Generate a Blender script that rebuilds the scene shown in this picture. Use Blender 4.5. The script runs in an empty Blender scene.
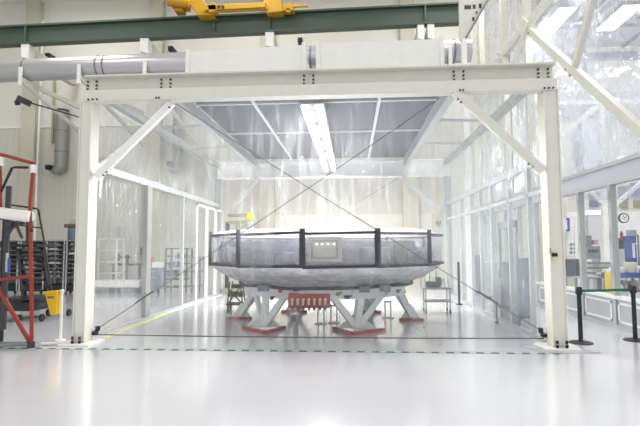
import bpy, bmesh, math, random
from mathutils import Vector, Matrix, noise
R = math.radians
random.seed(7)
sc = bpy.context.scene
col = sc.collection

# ---------------------------------------------------------------- camera
F = 480.0; VX, VY, ROLL, CH = 352.0, 248.0, 0.5, 1.65
CAM = Vector((0, 0, CH))
def _axes():
    r = R(ROLL)
    a = Vector((VX-320, -(VY-213), F)).normalized()
    u = Vector((-math.sin(r), math.cos(r), 0)); u = (u - a*a.dot(u)).normalized()
    x = u.cross(a)
    if x.x < 0: x = -x
    return x, a, u
AX = _axes()
def ray(px, py):
    d = Vector((px-320, -(py-213), F))
    return Vector((AX[0].dot(d), AX[1].dot(d), AX[2].dot(d)))
def at(px, py, Y):
    d = ray(px, py); return CAM + d*(Y/d.y)
def onz(px, py, z=0.0):
    d = ray(px, py); return CAM + d*((z-CH)/d.z)
def onx(px, py, X):
    d = ray(px, py); return CAM + d*(X/d.x)
cd = bpy.data.cameras.new('camera'); cam = bpy.data.objects.new('camera', cd); col.objects.link(cam)
right = Vector([AX[i].x for i in range(3)]); up = Vector([AX[i].y for i in range(3)]); fwd = Vector([AX[i].z for i in range(3)])
cam.matrix_world = Matrix.Translation(CAM) @ Matrix((right, up, -fwd)).transposed().to_4x4()
cd.sensor_width = 36; cd.lens = F/640*36; cd.clip_end = 200
sc.camera = cam

# ---------------------------------------------------------------- world, light, exposure
w = bpy.data.worlds.new('world'); sc.world = w; w.use_nodes = True
w.node_tree.nodes['Background'].inputs[0].default_value = (0.97, 0.975, 1.0, 1)
w.node_tree.nodes['Background'].inputs[1].default_value = 1.0
sc.view_settings.view_transform = 'Standard'; sc.view_settings.look = 'None'
sc.view_settings.gamma = 1; sc.view_settings.exposure = 0.07
sc.cycles.transparent_max_bounces = 32
sc.cycles.max_bounces = 8; sc.cycles.diffuse_bounces = 4; sc.cycles.glossy_bounces = 4
sc.cycles.caustics_reflective = False; sc.cycles.caustics_refractive = False
sc.cycles.sample_clamp_indirect = 6
STRIP = 250
ANX = 105
def area(name, loc, sx, sy, power, rot=(0, 0, 0), c=(1, 0.98, 0.95)):
    l = bpy.data.lights.new(name, 'AREA'); l.shape = 'RECTANGLE'; l.size = sx; l.size_y = sy
    l.energy = power; l.color = c
    o = bpy.data.objects.new(name, l); o.location = loc; o.rotation_euler = rot; col.objects.link(o)
    return o
# high bay lamps of the hangar roof, above the frame of the picture
for ix in (-12, -4, 4, 12):
    for iy, pw in ((-4, 70), (3, 75), (10, 200), (17, 280)):
        area('high_bay_light', (ix, iy, 13.2), 3.0, 3.0, pw)

# ---------------------------------------------------------------- materials
def lin(h):
    if isinstance(h, str):
        v = [int(h[i:i+2], 16)/255 for i in (0, 2, 4)]
    else: v = [c/255 for c in h]
    return tuple(c/12.92 if c <= 0.04045 else ((c+0.055)/1.055)**2.4 for c in v)
def mat(name, c, rough=0.5, metal=0.0, var=0.06, scale=6.0, bump=0.0, coat=0.0):
    m = bpy.data.materials.new(name); m.use_nodes = True
    nt = m.node_tree; b = nt.nodes['Principled BSDF']
    c = lin(c)
    tc = nt.nodes.new('ShaderNodeTexCoord'); n = nt.nodes.new('ShaderNodeTexNoise')
    n.inputs['Scale'].default_value = scale; n.inputs['Detail'].default_value = 3
    nt.links.new(tc.outputs['Object'], n.inputs['Vector'])
    mx = nt.nodes.new('ShaderNodeMix'); mx.data_type = 'RGBA'
    mx.inputs[6].default_value = tuple(x*(1-var) for x in c)+(1,)
    mx.inputs[7].default_value = tuple(min(1, x*(1+var)) for x in c)+(1,)
    nt.links.new(n.outputs['Fac'], mx.inputs[0]); nt.links.new(mx.outputs[2], b.inputs['Base Color'])
    b.inputs['Roughness'].default_value = rough; b.inputs['Metallic'].default_value = metal
    b.inputs['Coat Weight'].default_value = coat
    if bump:
        bp = nt.nodes.new('ShaderNodeBump'); bp.inputs['Strength'].default_value = bump
        nt.links.new(n.outputs['Fac'], bp.inputs['Height']); nt.links.new(bp.outputs[0], b.inputs['Normal'])
    return m
def emis(name, c, s):
    m = bpy.data.materials.new(name); m.use_nodes = True
    b = m.node_tree.nodes['Principled BSDF']
    b.inputs['Base Color'].default_value = lin(c)+(1,)
    b.inputs['Emission Color'].default_value = lin(c)+(1,); b.inputs['Emission Strength'].default_value = s
    return m
def film(name, haze=0.1, gloss=0.12, tint=(0.96, 0.97, 0.97), hazecol='E8ECF0', rough=0.14, streak=0.25, scale=(3, 3, 0.5), bump=0.5, crease_glint=0.0):
    """clear plastic sheet: see-through, a little milky, glossy wrinkles"""
    m = bpy.data.materials.new(name); m.use_nodes = True; nt = m.node_tree; N = nt.nodes; L = nt.links
    for n in list(N): N.remove(n)
    out = N.new('ShaderNodeOutputMaterial')
    tc = N.new('ShaderNodeTexCoord'); mp = N.new('ShaderNodeMapping'); mp.inputs['Scale'].default_value = scale
    nz = N.new('ShaderNodeTexNoise'); nz.inputs['Scale'].default_value = 2.2; nz.inputs['Detail'].default_value = 4; nz.inputs['Distortion'].default_value = 0.6
    L.new(tc.outputs['Object'], mp.inputs[0]); L.new(mp.outputs[0], nz.inputs['Vector'])
    bp = N.new('ShaderNodeBump'); bp.inputs['Strength'].default_value = bump; bp.inputs['Distance'].default_value = 0.25
    L.new(nz.outputs['Fac'], bp.inputs['Height'])
    rp = N.new('ShaderNodeMapRange'); rp.inputs[1].default_value = 0.45; rp.inputs[2].default_value = 0.75
    rp.inputs[3].default_value = haze; rp.inputs[4].default_value = haze+streak*haze*4
    L.new(nz.outputs['Fac'], rp.inputs[0])
    fac = rp.outputs[0]
    if crease_glint:      # fold lines, their glints painted as sharp white into the haze
        n2 = N.new('ShaderNodeTexNoise'); n2.inputs['Scale'].default_value = 3.0; n2.inputs['Detail'].default_value = 2.5; n2.inputs['Distortion'].default_value = 1.2
        L.new(mp.outputs[0], n2.inputs['Vector'])
        s1 = N.new('ShaderNodeMath'); s1.operation = 'SUBTRACT'; s1.inputs[1].default_value = 0.5; L.new(n2.outputs['Fac'], s1.inputs[0])
        s2 = N.new('ShaderNodeMath'); s2.operation = 'ABSOLUTE'; L.new(s1.outputs[0], s2.inputs[0])
        s3 = N.new('ShaderNodeMapRange'); s3.inputs[1].default_value = 0.0; s3.inputs[2].default_value = 0.012; s3.inputs[3].default_value = 1; s3.inputs[4].default_value = 0; L.new(s2.outputs[0], s3.inputs[0])
        s4 = N.new('ShaderNodeMapRange'); s4.inputs[1].default_value = 0.5; s4.inputs[2].default_value = 0.68; s4.inputs[3].default_value = 0; s4.inputs[4].default_value = crease_glint; L.new(nz.outputs['Fac'], s4.inputs[0])
        s5 = N.new('ShaderNodeMath'); s5.operation = 'MULTIPLY_ADD'; L.new(s3.outputs[0], s5.inputs[0]); L.new(s4.outputs[0], s5.inputs[1]); L.new(rp.outputs[0], s5.inputs[2])
        fac = s5.outputs[0]
    tr = N.new('ShaderNodeBsdfTransparent'); tr.inputs[0].default_value = tint+(1,)
    df = N.new('ShaderNodeBsdfDiffuse'); df.inputs[0].default_value = lin(hazecol)+(1,)
    tl = N.new('ShaderNodeBsdfTranslucent'); tl.inputs[0].default_value = lin(hazecol)+(1,)
    m0 = N.new('ShaderNodeMixShader'); m0.inputs[0].default_value = 0.5; L.new(df.outputs[0], m0.inputs[1]); L.new(tl.outputs[0], m0.inputs[2])
    m1 = N.new('ShaderNodeMixShader'); L.new(fac, m1.inputs[0]); L.new(tr.outputs[0], m1.inputs[1]); L.new(m0.outputs[0], m1.inputs[2])
    gl = N.new('ShaderNodeBsdfGlossy'); gl.inputs['Roughness'].default_value = rough; L.new(bp.outputs[0], gl.inputs['Normal'])
    m2 = N.new('ShaderNodeMixShader'); m2.inputs[0].default_value = gloss; L.new(m1.outputs[0], m2.inputs[1]); L.new(gl.outputs[0], m2.inputs[2])
    L.new(m2.outputs[0], out.inputs[0])
    return m

M = {}
M['paint'] = mat('cream_paint', 'DCDBD0', 0.45)
M['white'] = mat('white_paint', 'F0F0ED', 0.4)
M['steelwhite'] = mat('stand_white', 'F2F5F3', 0.35)
M['alu'] = mat('aluminium', 'B9BDC0', 0.35, 0.6)
M['alupaint'] = mat('pale_aluminium', 'B6BABA', 0.4, 0.2)
M['alulight'] = mat('white_aluminium', 'E9EAEC', 0.4)
M['duct'] = mat('galvanised', 'C4C5C9', 0.3, 0.55, 0.05, 3)
M['ductgrey'] = mat('grey_galvanised', '9C9E9A', 0.4, 0.5)
M['green'] = mat('green_girder', '45574A', 0.5)
M['yellow'] = mat('crane_yellow', 'C99A1C', 0.5)
M['binyellow'] = mat('bin_yellow', 'E8BC18', 0.45)
M['red'] = mat('red_paint', '94341F', 0.45)
M['redpad'] = mat('red_foot_pad', 'B5635A', 0.7)
M['orangered'] = mat('orange_red_manifold', 'B5463A', 0.5)
M['black'] = mat('black', '1C1D20', 0.5)
M['dark'] = mat('dark_grey', '3A3C40', 0.5)
M['dark2'] = mat('charcoal_tape', '3F3F45', 0.6)
M['mid'] = mat('mid_grey', '7F8288', 0.5, 0.2)
M['lightgrey'] = mat('light_grey', 'B5B7BA', 0.5)
M['cable'] = mat('steel_cable', '6A6B6C', 0.4, 0.3)
M['blue'] = mat('blue', '2F4C9A', 0.5)
M['blue2'] = mat('slate_blue', '66748A', 0.5)
M['orange'] = mat('orange', 'D06A28', 0.5)
M['beige'] = mat('beige_panel', 'DAD8C4', 0.5)
M['beige2'] = mat('beige_dark', '8F8D78', 0.5)
M['yellowtape'] = mat('yellow_tape', 'D8D670', 0.6)
M['pallet'] = mat('olive_metal', '8D8C70', 0.5)
M['tan'] = mat('tan_column', 'C8C5B5', 0.6)
M['ceilpanel'] = mat('grey_ceiling_panel', '63656A', 0.7, 0, 0.05, 2)
M['ceilgrid'] = mat('ceiling_grid', 'C8CACC', 0.5)
M['belt'] = mat('green_belt', '1F6B4A', 0.6)
M['bollard'] = mat('bollard_yellow', 'E8C516', 0.5)
M['board'] = mat('whiteboard', 'E8E6EA', 0.3)
M['lamp'] = emis('lamp_tube', 'FFFFFF', 2.0)
M['screen'] = mat('monitor_glass', '36486A', 0.2)
M['film_front'] = film('film_front', 0.06, crease_glint=.5, gloss=0.035, bump=0.9, rough=0.22, streak=.6)
M['film_side'] = film('film_side', 0.10, 0.10, crease_glint=.5, bump=0.8)
M['film_right'] = film('film_right', 0.2, 0.08, crease_glint=.6, streak=.1, bump=.5, scale=(1.0, 1.0, .35), hazecol='DDE6EC')
M['film_annex'] = film('film_annex', 0.33, 0.12, streak=.1, crease_glint=.5, bump=.5, scale=(.8, .8, .4), hazecol='D2D7E6')
M['film_roof'] = film('film_roof', 0.12, 0.10)
M['film_wrap'] = film('film_wrap', 0.2, 0.14, tint=(0.86, 0.87, 0.9), hazecol='DCDCE6', scale=(2, 2, 2))
M['film_top'] = film('film_top', 0.7, 0.12, hazecol='F0F0F6', scale=(2, 2, 2))
M['film_skirt'] = film('film_skirt', 0.62, 0.14, hazecol='FAFAFC', rough=0.2, scale=(1.5, 1.5, 5))
M['pane'] = film('window_pane', 0.03, 0.05, rough=0.03, bump=0.02)

def floor_mat():
    m = bpy.data.materials.new('epoxy_floor'); m.use_nodes = True; nt = m.node_tree; N = nt.nodes; L = nt.links
    b = N['Principled BSDF']; tc = N.new('ShaderNodeTexCoord')
    n = N.new('ShaderNodeTexNoise'); n.inputs['Scale'].default_value = 0.6; n.inputs['Detail'].default_value = 5
    L.new(tc.outputs['Object'], n.inputs['Vector'])
    mx = N.new('ShaderNodeMix'); mx.data_type = 'RGBA'
    mx.inputs[6].default_value = lin('D3D3DA')+(1,); mx.inputs[7].default_value = lin('DFDFE6')+(1,)
    L.new(n.outputs['Fac'], mx.inputs[0]); L.new(mx.outputs[2], b.inputs['Base Color'])
    b.inputs['Roughness'].default_value = 0.18
    b.inputs['Coat Weight'].default_value = .8; b.inputs['Coat Roughness'].default_value = 0.14
    n2 = N.new('ShaderNodeTexNoise'); n2.inputs['Scale'].default_value = 3; L.new(tc.outputs['Object'], n2.inputs['Vector'])
    bp = N.new('ShaderNodeBump'); bp.inputs['Strength'].default_value = 0.03
    L.new(n2.outputs['Fac'], bp.inputs['Height']); L.new(bp.outputs[0], b.inputs['Normal'])
    return m
M['floor'] = floor_mat()
def wall_mat(name, c, ribs=True):
    m = mat(name, c, 0.55, 0, 0.03, 0.7); nt = m.node_tree; N = nt.nodes; L = nt.links
    tc = N.new('ShaderNodeTexCoord'); wv = N.new('ShaderNodeTexWave'); wv.wave_type = 'BANDS'; wv.bands_direction = 'X'
    wv.inputs['Scale'].default_value = 1.05; L.new(tc.outputs['Object'], wv.inputs['Vector'])
    bp = N.new('ShaderNodeBump'); bp.inputs['Strength'].default_value = 0.25; bp.inputs['Distance'].default_value = 0.02
    L.new(wv.outputs['Fac'], bp.inputs['Height']); L.new(bp.outputs[0], N['Principled BSDF'].inputs['Normal'])
    return m
M['wall_low'] = wall_mat('beige_ribbed_wall', 'CFCDC3')
M['wall_high'] = mat('white_upper_wall', 'E6E5DC', 0.6, 0, 0.03, 0.5)

# ---------------------------------------------------------------- mesh helpers
def orient(d, upv=Vector((0, 0, 1))):
    d = d.normalized()
    if abs(d.dot(upv)) > 0.99: upv = Vector((0, 1, 0))
    x = d.cross(upv).normalized(); y = x.cross(d)
    return x, y
def bx(bm, c, s, rot=None):
    vs = []
    for dx in (-.5, .5):
        for dy in (-.5, .5):
            for dz in (-.5, .5):
                v = Vector((dx*s[0], dy*s[1], dz*s[2]))
                if rot: v = rot @ v
                vs.append(bm.verts.new(Vector(c)+v))
    for f in ((0, 1, 3, 2), (4, 6, 7, 5), (0, 4, 5, 1), (2, 3, 7, 6), (0, 2, 6, 4), (1, 5, 7, 3)):
        bm.faces.new([vs[i] for i in f])
def bar(bm, a, b, w_, h_, upv=Vector((0, 0, 1))):
    """rectangular bar between two points; w_ across, h_ along up"""
    a = Vector(a); b = Vector(b); x, y = orient(b-a, upv)
    r = []
    for p in (a, b):
        r.append([bm.verts.new(p + x*sx*w_/2 + y*sy*h_/2) for sx, sy in ((-1, -1), (1, -1), (1, 1), (-1, 1))])
    for i in range(4): bm.faces.new((r[0][i], r[0][(i+1) % 4], r[1][(i+1) % 4], r[1][i]))
    bm.faces.new(r[0][::-1]); bm.faces.new(r[1])
def tube(bm, pts, rad, n=10, cap=True):
    pts = [Vector(p) for p in pts]; rings = []
    for i, p in enumerate(pts):
        d = (pts[min(i+1, len(pts)-1)] - pts[max(i-1, 0)])
        x, y = orient(d)
        rr = rad[i] if isinstance(rad, (list, tuple)) else rad
        rings.append([bm.verts.new(p + x*rr*math.cos(2*math.pi*k/n) + y*rr*math.sin(2*math.pi*k/n)) for k in range(n)])
    for i in range(len(rings)-1):
        for k in range(n): bm.faces.new((rings[i][k], rings[i][(k+1) % n], rings[i+1][(k+1) % n], rings[i+1][k]))
    if cap: bm.faces.new(rings[0][::-1]); bm.faces.new(rings[-1])
def prism(bm, poly, vec):
    """extrude polygon (list of Vectors) along vec"""
    a = [bm.verts.new(Vector(p)) for p in poly]; b = [bm.verts.new(Vector(p)+Vector(vec)) for p in poly]
    n = len(a)
    for i in range(n): bm.faces.new((a[i], a[(i+1) % n], b[(i+1) % n], b[i]))
    bm.faces.new(a[::-1]); bm.faces.new(b)
def ell(bm, c, s, seg=14, rings=8):
    m = Matrix.Translation(Vector(c)) @ Matrix.Diagonal(Vector((s[0], s[1], s[2], 1)))
    bmesh.ops.create_uvsphere(bm, u_segments=seg, v_segments=rings, radius=1, matrix=m)
def mk(name, fn, m, parent=None, bevel=0.0, smooth=False, loc=None, world=True):
    """fn(bm) draws in world coordinates; the object's own origin sits at loc / its parent's"""
    bm = bmesh.new(); fn(bm)
    bmesh.ops.recalc_face_normals(bm, faces=bm.faces)
    org = Vector(loc) if loc is not None else None
    root = parent
    off = Vector((0, 0, 0))
    if parent is not None:
        p = parent
        while p is not None: off += p.location; p = p.parent
    if org is None:
        if parent is None:
            xs = [v.co for v in bm.verts]
            org = Vector(((min(v.x for v in xs)+max(v.x for v in xs))/2, (min(v.y for v in xs)+max(v.y for v in xs))/2, min(v.z for v in xs)))
        else: org = off.copy()
    bmesh.ops.translate(bm, verts=bm.verts, vec=-org)
    me = bpy.data.meshes.new(name); bm.to_mesh(me); bm.free()
    if isinstance(m, (list, tuple)):
        for q in m: me.materials.append(q)
    else: me.materials.append(m)
    if smooth:
        for p_ in me.polygons: p_.use_smooth = True
    o = bpy.data.objects.new(name, me); col.objects.link(o)
    o.location = org - off
    if parent is not None: o.parent = parent
    if bevel:
        b = o.modifiers.new('bevel', 'BEVEL'); b.width = bevel; b.segments = 2; b.limit_method = 'ANGLE'
    if smooth:
        e = o.modifiers.new('es', 'EDGE_SPLIT'); e.split_angle = R(40)
    return o
def tag(o, label=None, cat=None, group=None, kind=None):
    if label: o['label'] = label
    if cat: o['category'] = cat
    if group: o['group'] = group
    if kind: o['kind'] = kind
    return o
def thing(name, loc, label, cat, group=None):
    o = bpy.data.objects.new(name, None); o.empty_display_size = 0.2; o.location = Vector(loc); col.objects.link(o)
    return tag(o, label, cat, group)
def copy_tree(o, parent=None):
    c = o.copy(); col.objects.link(c); c.parent = parent
    for ch in list(o.children): copy_tree(ch, c)
    return c
def B(c, s, rot=None): return lambda bm: bx(bm, c, s, rot)
def BX(x0, x1, y0, y1, z0, z1): return lambda bm: bx(bm, ((x0+x1)/2, (y0+y1)/2, (z0+z1)/2), (abs(x1-x0), abs(y1-y0), abs(z1-z0)))
def BAR(a, b, w_, h_): return lambda bm: bar(bm, a, b, w_, h_)
def T(pts, r, n=10): return lambda bm: tube(bm, pts, r, n)
def multi(*fs):
    def f(bm):
        for g in fs: g(bm)
    return f
def PB(px0, py0, px1, py1, Y, d):
    """box whose front face covers this picture span at depth Y, d deep"""
    a = at(px0, py1, Y); b = at(px1, py0, Y)
    return BX(a.x, b.x, Y, Y+d, a.z, b.z)
def sheet(name, p00, p10, p01, nu, nv, m, amp=0.03, fold=0.02, ff=3.0, seed=0, parent=None):
    """wrinkled plastic sheet: p00 corner, p10 along, p01 up"""
    p00, p10, p01 = Vector(p00), Vector(p10), Vector(p01)
    U = p10-p00; V = p01-p00; nrm = U.cross(V).normalized()
    def f(bm):
        g = []
        for i in range(nu+1):
            row = []
            for j in range(nv+1):
                u, v = i/nu, j/nv
                p = p00+U*u+V*v
                s = p*1.3+Vector((seed*7.1, 0, 0))
                h = noise.noise(s)*amp + noise.noise(s*3.1)*amp*0.5
                h += math.sin(u*U.length*ff*2 + 2*noise.noise(s*0.7)*2)*fold
                row.append(bm.verts.new(p+nrm*h))
            g.append(row)
        for i in range(nu):
            for j in range(nv): bm.faces.new((g[i][j], g[i+1][j], g[i+1][j+1], g[i][j+1]))
    return mk(name, f, m, parent, smooth=True)

# ================================================================ THE HALL
YB = 21.6; HZ = 13.6
tag(mk('floor', BX(-20, 20, -8, YB+0.3, -0.2, 0), M['floor'], loc=(0, 0, 0)), kind='structure')
tag(mk('wall_back', multi(BX(-20, 20, YB, YB+0.3, 0, 7.5)), M['wall_low']), kind='structure')
tag(mk('wall_back_upper', multi(BX(-20, 20, YB, YB+0.3, 7.5, HZ)), M['wall_high']), kind='structure')
tag(mk('wall_left', BX(-20.3, -20, -8, YB+0.3, 0, HZ), M['wall_low']), kind='structure')
tag(mk('wall_right', BX(20, 20.3, -8, YB+0.3, 0, HZ), M['wall_high']), kind='structure')
tag(mk('ceiling', BX(-20, 20, -8, YB+0.3, HZ, HZ+0.3), M['wall_high']), kind='structure')
tn = 0
for X in (-15.15, -9.1, -3.8, 2.6, 8.9):
    tn += 1
    tag(mk('trim_%d' % tn, BX(X-.33, X+.33, YB-.35, YB, 0, HZ), M['tan']), kind='structure')
tag(mk('trim_%d' % (tn+1), BX(-20, 20, YB-.04, YB, 7.42, 7.5), M['white']), kind='structure')
# wide roll-up style panel seen over the wrapped spacecraft
pa = at(272, 215, YB-.06); pb = at(432, 215, YB-.06)
mk('wall_panel', BX(pa.x, pb.x, YB-.06, YB, 0, pa.z), M['paint']); tag(bpy.data.objects['wall_panel'], 'wide pale flush panel low on the back wall beyond the tent', 'wall panel')

# conduits on the left of the back wall
c = at(38, 150, YB-.4)
tag(mk('wall_conduit', T([(c.x, YB-.4, 1.2), (c.x, YB-.4, 12.5)], .05), M['white'], smooth=True), 'thin white conduit running up beside the leftmost wall column', 'conduit')
c = at(53, 120, YB-.1)
tag(mk('wall_conduit', T([(c.x, YB-.1, at(53, 143, YB-.1).z), (c.x, YB-.1, 10)], .06), mat('green_pipe', 'A9AE86', .5), smooth=True), 'thin olive pipe beside the hanging grey duct, left wall end', 'pipe')
def wall_duct(px0, px1, ybot, label):
    Y = YB-.27; a = at(px0, ybot, Y); b = at(px1, ybot, Y); cx = (a.x+b.x)/2; r = (b.x-a.x)/2
    t = thing('ventilation_duct', (cx, Y, a.z), label, 'duct')
    zt = 8.1
    mk('duct_pipe', T([(cx, Y, a.z+r), (cx, Y, zt)], r, 16), M['ductgrey'], t, smooth=True)
    mk('elbow', T([(cx, Y, a.z+r*1.6), (cx-r*.1, Y, a.z+r), (cx-r*.6, Y, a.z+r*.6), (cx-r*1.0, Y, a.z+r*.62), (cx-r*1.7, Y, a.z+r*.85)], [r, r, r*.9, r*.7, r*.45], 16), M['ductgrey'], t, smooth=True)
    for i in range(1, 4):
        z = a.z+i*1.0
        mk('seam_ring', T([(cx, Y, z), (cx, Y, z+.05)], r*1.05, 16), M['mid'], t)
wall_duct(54.5, 66, 174, 'grey vertical duct with elbow on the wall left of the tent')
wall_duct(172.5, 181, 173, 'grey vertical duct with elbow seen through the tent left film')
# small black boxes on the wall
for i, (x, y, Y, lb) in enumerate(((47, 167, YB-.3, 'black square box at the elbow of the left grey duct'), (47, 55, YB-.2, 'black square box under the green girder at far left'),
        (99.5, 165, YB-.3, 'black square box just inside the tent front left column'), (168.5, 163, YB-.3, 'black square box beside the duct seen through the film'),
        (170, 48, YB-.2, 'black square box above the left end of the white filter housing'), (300, 39.5, YB-.2, 'black square box above the gap between the filter housings'))):
    tag(mk('wall_speaker', multi(PB(x-2.4, y-2.4, x+2.4, y+2.4, YB-.6, .59), PB(x-1, y-1, x+1, y+1, YB-.64, .05)), M['black'], bevel=.02), lb, 'speaker', 'black boxes on the back wall')

# big horizontal duct
YD = 17.0
da = at(-10, 72, YD); db = at(470, 51, YD)
def dz(x): return da.z+(db.z-da.z)*(x-da.x)/(db.x-da.x)
dr = .41
t = thing('round_duct', (da.x, YD, da.z-dr), 'large silver round duct running along the hall behind the tent beam', 'duct')
mk('duct_pipe', T([(da.x, YD, da.z), (db.x, YD, db.z)], dr, 32), M['duct'], t, smooth=True)
for x in (at(28, 70, YD).x, at(100, 70, YD).x, at(107, 70, YD).x, at(311, 60, YD).x, at(453, 50, YD).x):
    mk('seam_ring', T([(x-.03, YD, dz(x)), (x+.03, YD, dz(x))], dr*1.025, 32), M['mid'], t)
for px, lb in ((29, 'leftmost white bracket holding the silver duct'), (86, 'white duct bracket above the tent front left corner'), (150, 'white duct bracket left of the filter housing'), (448, 'white duct bracket at the right end of the silver duct')):
    x = at(px, 75, YD).x
    t = thing('duct_bracket', (x, YD, dz(x)-dr), lb, 'bracket', 'brackets under the silver duct')
    mk('upright', BX(x-.06, x+.06, YD-.5, YD-.42, dz(x)-dr-.35, dz(x)-dr+.35), M['white'], t)
    mk('arm', BAR((x, YD-.46, dz(x)-dr-.1), (x+.3, YB-.3, dz(x)-dr-.15), .1, .18), M['paint'], t)
    mk('strut', BAR((x+.05, YD-.3, dz(x)-dr-.2), (x+.35, YB-.3, dz(x)-dr-1.6), .1, .14), M['paint'], t)
c = at(24, 101, 16.5)
tag(mk('security_camera', multi(lambda bm: bx(bm, c, (.35, .35, .22), Matrix.Rotation(R(25), 3, 'Y')), T([c, c+Vector((.3, 4.6, .4))], .03), T([c+Vector((-.15, 0, -.05)), c+Vector((-.28, -.1, -.1))], .09)), M['dark'], bevel=.02), 'dark camera on an arm below the duct at the far left', 'camera')

# green crane girder
YG = 18.0
ga = at(-12, 37.6, YG); gb = at(459, 14, YG); gh = .72
t = thing('crane_girder', (ga.x, YG, ga.z-gh/2), 'long dark green crane runway girder high across the hall', 'girder')
def gz(x): return ga.z+(gb.z-ga.z)*(x-ga.x)/(gb.x-ga.x)
mk('girder_web', BAR(ga, gb, .06, gh), M['green'], t)
mk('top_flange', BAR(ga+Vector((0, 0, gh/2)), gb+Vector((0, 0, gh/2)), .36, .07), M['green'], t)
mk('bottom_flange', BAR(ga-Vector((0, 0, gh/2)), gb-Vector((0, 0, gh/2)), .36, .07), M['green'], t)
for px in (28, 215, 270, 425):
    x = at(px, 30, YG).x; mk('stiffener', BX(x-.03, x+.03, YG-.17, YG+.17, gz(x)-gh/2, gz(x)+gh/2), M['green'], t)
for px, lb in ((27.5, 'leftmost white corbel carrying the green girder'), (145.5, 'white corbel under the girder over the silver duct'), (270, 'white corbel under the girder above the left filter housing'), (420.5, 'left one of the paired white corbels near girder end'), (430.5, 'right one of the paired white corbels near girder end')):
    x = at(px, 40, YG).x; z1 = gz(x)-gh/2-.04; wd = .13 if px > 400 else .17
    t = thing('corbel', (x, YG, z1-.6), lb, 'corbel', 'corbels of the green girder')
    mk('block', lambda bm: prism(bm, [(x-wd, YG-.15, z1), (x+wd, YG-.15, z1), (x+wd*.9, YG-.15, z1-.62), (x-wd*.9, YG-.15, z1-.55)], (0, .4, 0)), M['white'], t, bevel=.015)
    mk('arm', BAR((x, YG+.25, z1-.3), (x, YB-.3, z1-.3), wd*1.6, .5), M['tan'], t)

# yellow overhead hoist
YH = 17.5
def hp(x, y): return at(x, y, YH)
t = thing('overhead_crane', hp(225, 14), 'yellow overhead crane trolley riding on top of the green girder', 'crane')
M['yellowdk'] = mat('crane_orange', 'C08A18', .5)
mk('end_truck', lambda bm: prism(bm, [hp(183, -6), hp(199, -6), hp(214, 15), hp(197, 15)], (0, .5, 0)), M['yellow'], t, bevel=.02)
mk('motor', multi(PB(170, -4, 186, 5, YH, .6), PB(174, 3, 183, 11, YH+.1, .4), T([hp(168, 2), hp(190, 4)], .16, 14)), M['yellowdk'], t, bevel=.02)
mk('cross_girder', multi(lambda bm: bar(bm, hp(205, 9.5), hp(266, 6.5), .3, .2), lambda bm: bar(bm, hp(212, 5), hp(214, 13), .3, .3)), M['yellow'], t, bevel=.01)
mk('rail_tube', T([hp(210, 12), hp(268, 9)], .05), M['yellowdk'], t)
mk('end_truck', lambda bm: prism(bm, [hp(262, -6), hp(280, -6), hp(283, 11), hp(266, 13)], (0, .5, 0)), M['yellow'], t, bevel=.02)
mk('drive_box', multi(PB(283, 3, 294, 10.5, YH, .35), PB(286, 8, 290, 12, YH, .2)), M['yellow'], t, bevel=.01)
mk('buffer_rod', T([hp(293, 6.5), hp(308, 6)], .05), M['yellow'], t)
for px in (220, 224): mk('bolt', T([hp(px, 9)-Vector((0, .2, 0)), hp(px, 9)+Vector((0, .02, 0))], .06), M['dark'], t)

# ================================================================ TENT FRAME
YF = 8.15
XL0, XL1, XR0, XR1 = -4.85, -4.63, 3.24, 3.48
ZB0, ZBM, ZB1 = 4.29, 4.49, 4.76
YR = 17.25    # rear frame
frame = thing('tent_frame', (-.65, YF, 0), 'cream white bolted steel portal frame of the clean tent', 'frame')
def column(x0, x1, y0, y1, z1, m=M['paint'], base=True, front=True):
    def f(bm):
        # H section: two flanges and a web, closed at the front by a plate
        bx(bm, ((x0+x1)/2, (y0+y1)/2, z1/2+.02), (x1-x0-.04, y1-y0-.02, z1-.04))
        bx(bm, (x0+.012, (y0+y1)/2, z1/2+.02), (.024, y1-y0+.03, z1-.04)); bx(bm, (x1-.012, (y0+y1)/2, z1/2+.02), (.024, y1-y0+.03, z1-.04))
    o = mk('column', f, m, frame, bevel=.004)
    if base:
        mk('base_plate', BX(x0-.16, x1+.16, y0-.16, y1+.12, 0.0, .035), M['white'], o, bevel=.004)
        for bxp in (x0+.04, x1-.05):
            for yy in (y0-.07, y0-.03):
                z = .035 if yy < y0-.05 else .1
                mk('anchor_bolt', T([(bxp, y0-.07, z), (bxp, y0-.07, z+.05)], .024, 6), M['black'], o)
    return o
column(XL0, XL1, YF, YF+.26, ZB0); column(XR0, XR1, YF, YF+.26, ZB0)
column(-5.0, -4.78, YR, YR+.22, 4.2, M['alupaint'], False); column(3.32, 3.54, YR, YR+.22, 4.2, M['alupaint'], False)
bXa, bXb = -4.77, 3.46
def beam_shape(bm):
    bx(bm, ((bXa+bXb)/2, YF+.22, (ZBM+ZB1)/2), (bXb-bXa, .2, ZB1-ZBM-.02))          # recessed web
    bx(bm, ((bXa+bXb)/2, YF+.15, ZB1-.015), (bXb-bXa, .4, .03))                        # top flange
    bx(bm, ((bXa+bXb)/2, YF+.08, (ZB0+ZBM)/2), (bXb-bXa, .24, ZBM-ZB0))              # lower chord
beam = mk('beam', beam_shape, M['paint'], frame, bevel=.006)
for bpx in (88, 161.5, 304, 454, 538.5):
    cx = at(bpx, 85, YF+.11).x
    for dx in (0, .165):
        for zz in (4.55, 4.62, 4.69):
            mk('bolt', T([(cx+dx, YF+.09, zz), (cx+dx, YF+.13, zz)], .018, 6), M['black'], beam)
for cx in (-4.67, -4.59, -4.51, -3.43, -3.38, 1.85, 1.9, 3.24, 3.31, 3.38):
    mk('bolt', T([(cx, YF-.065, ZB0+.02), (cx, YF-.03, ZB0+.02)], .017, 6), M['black'], beam)
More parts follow.
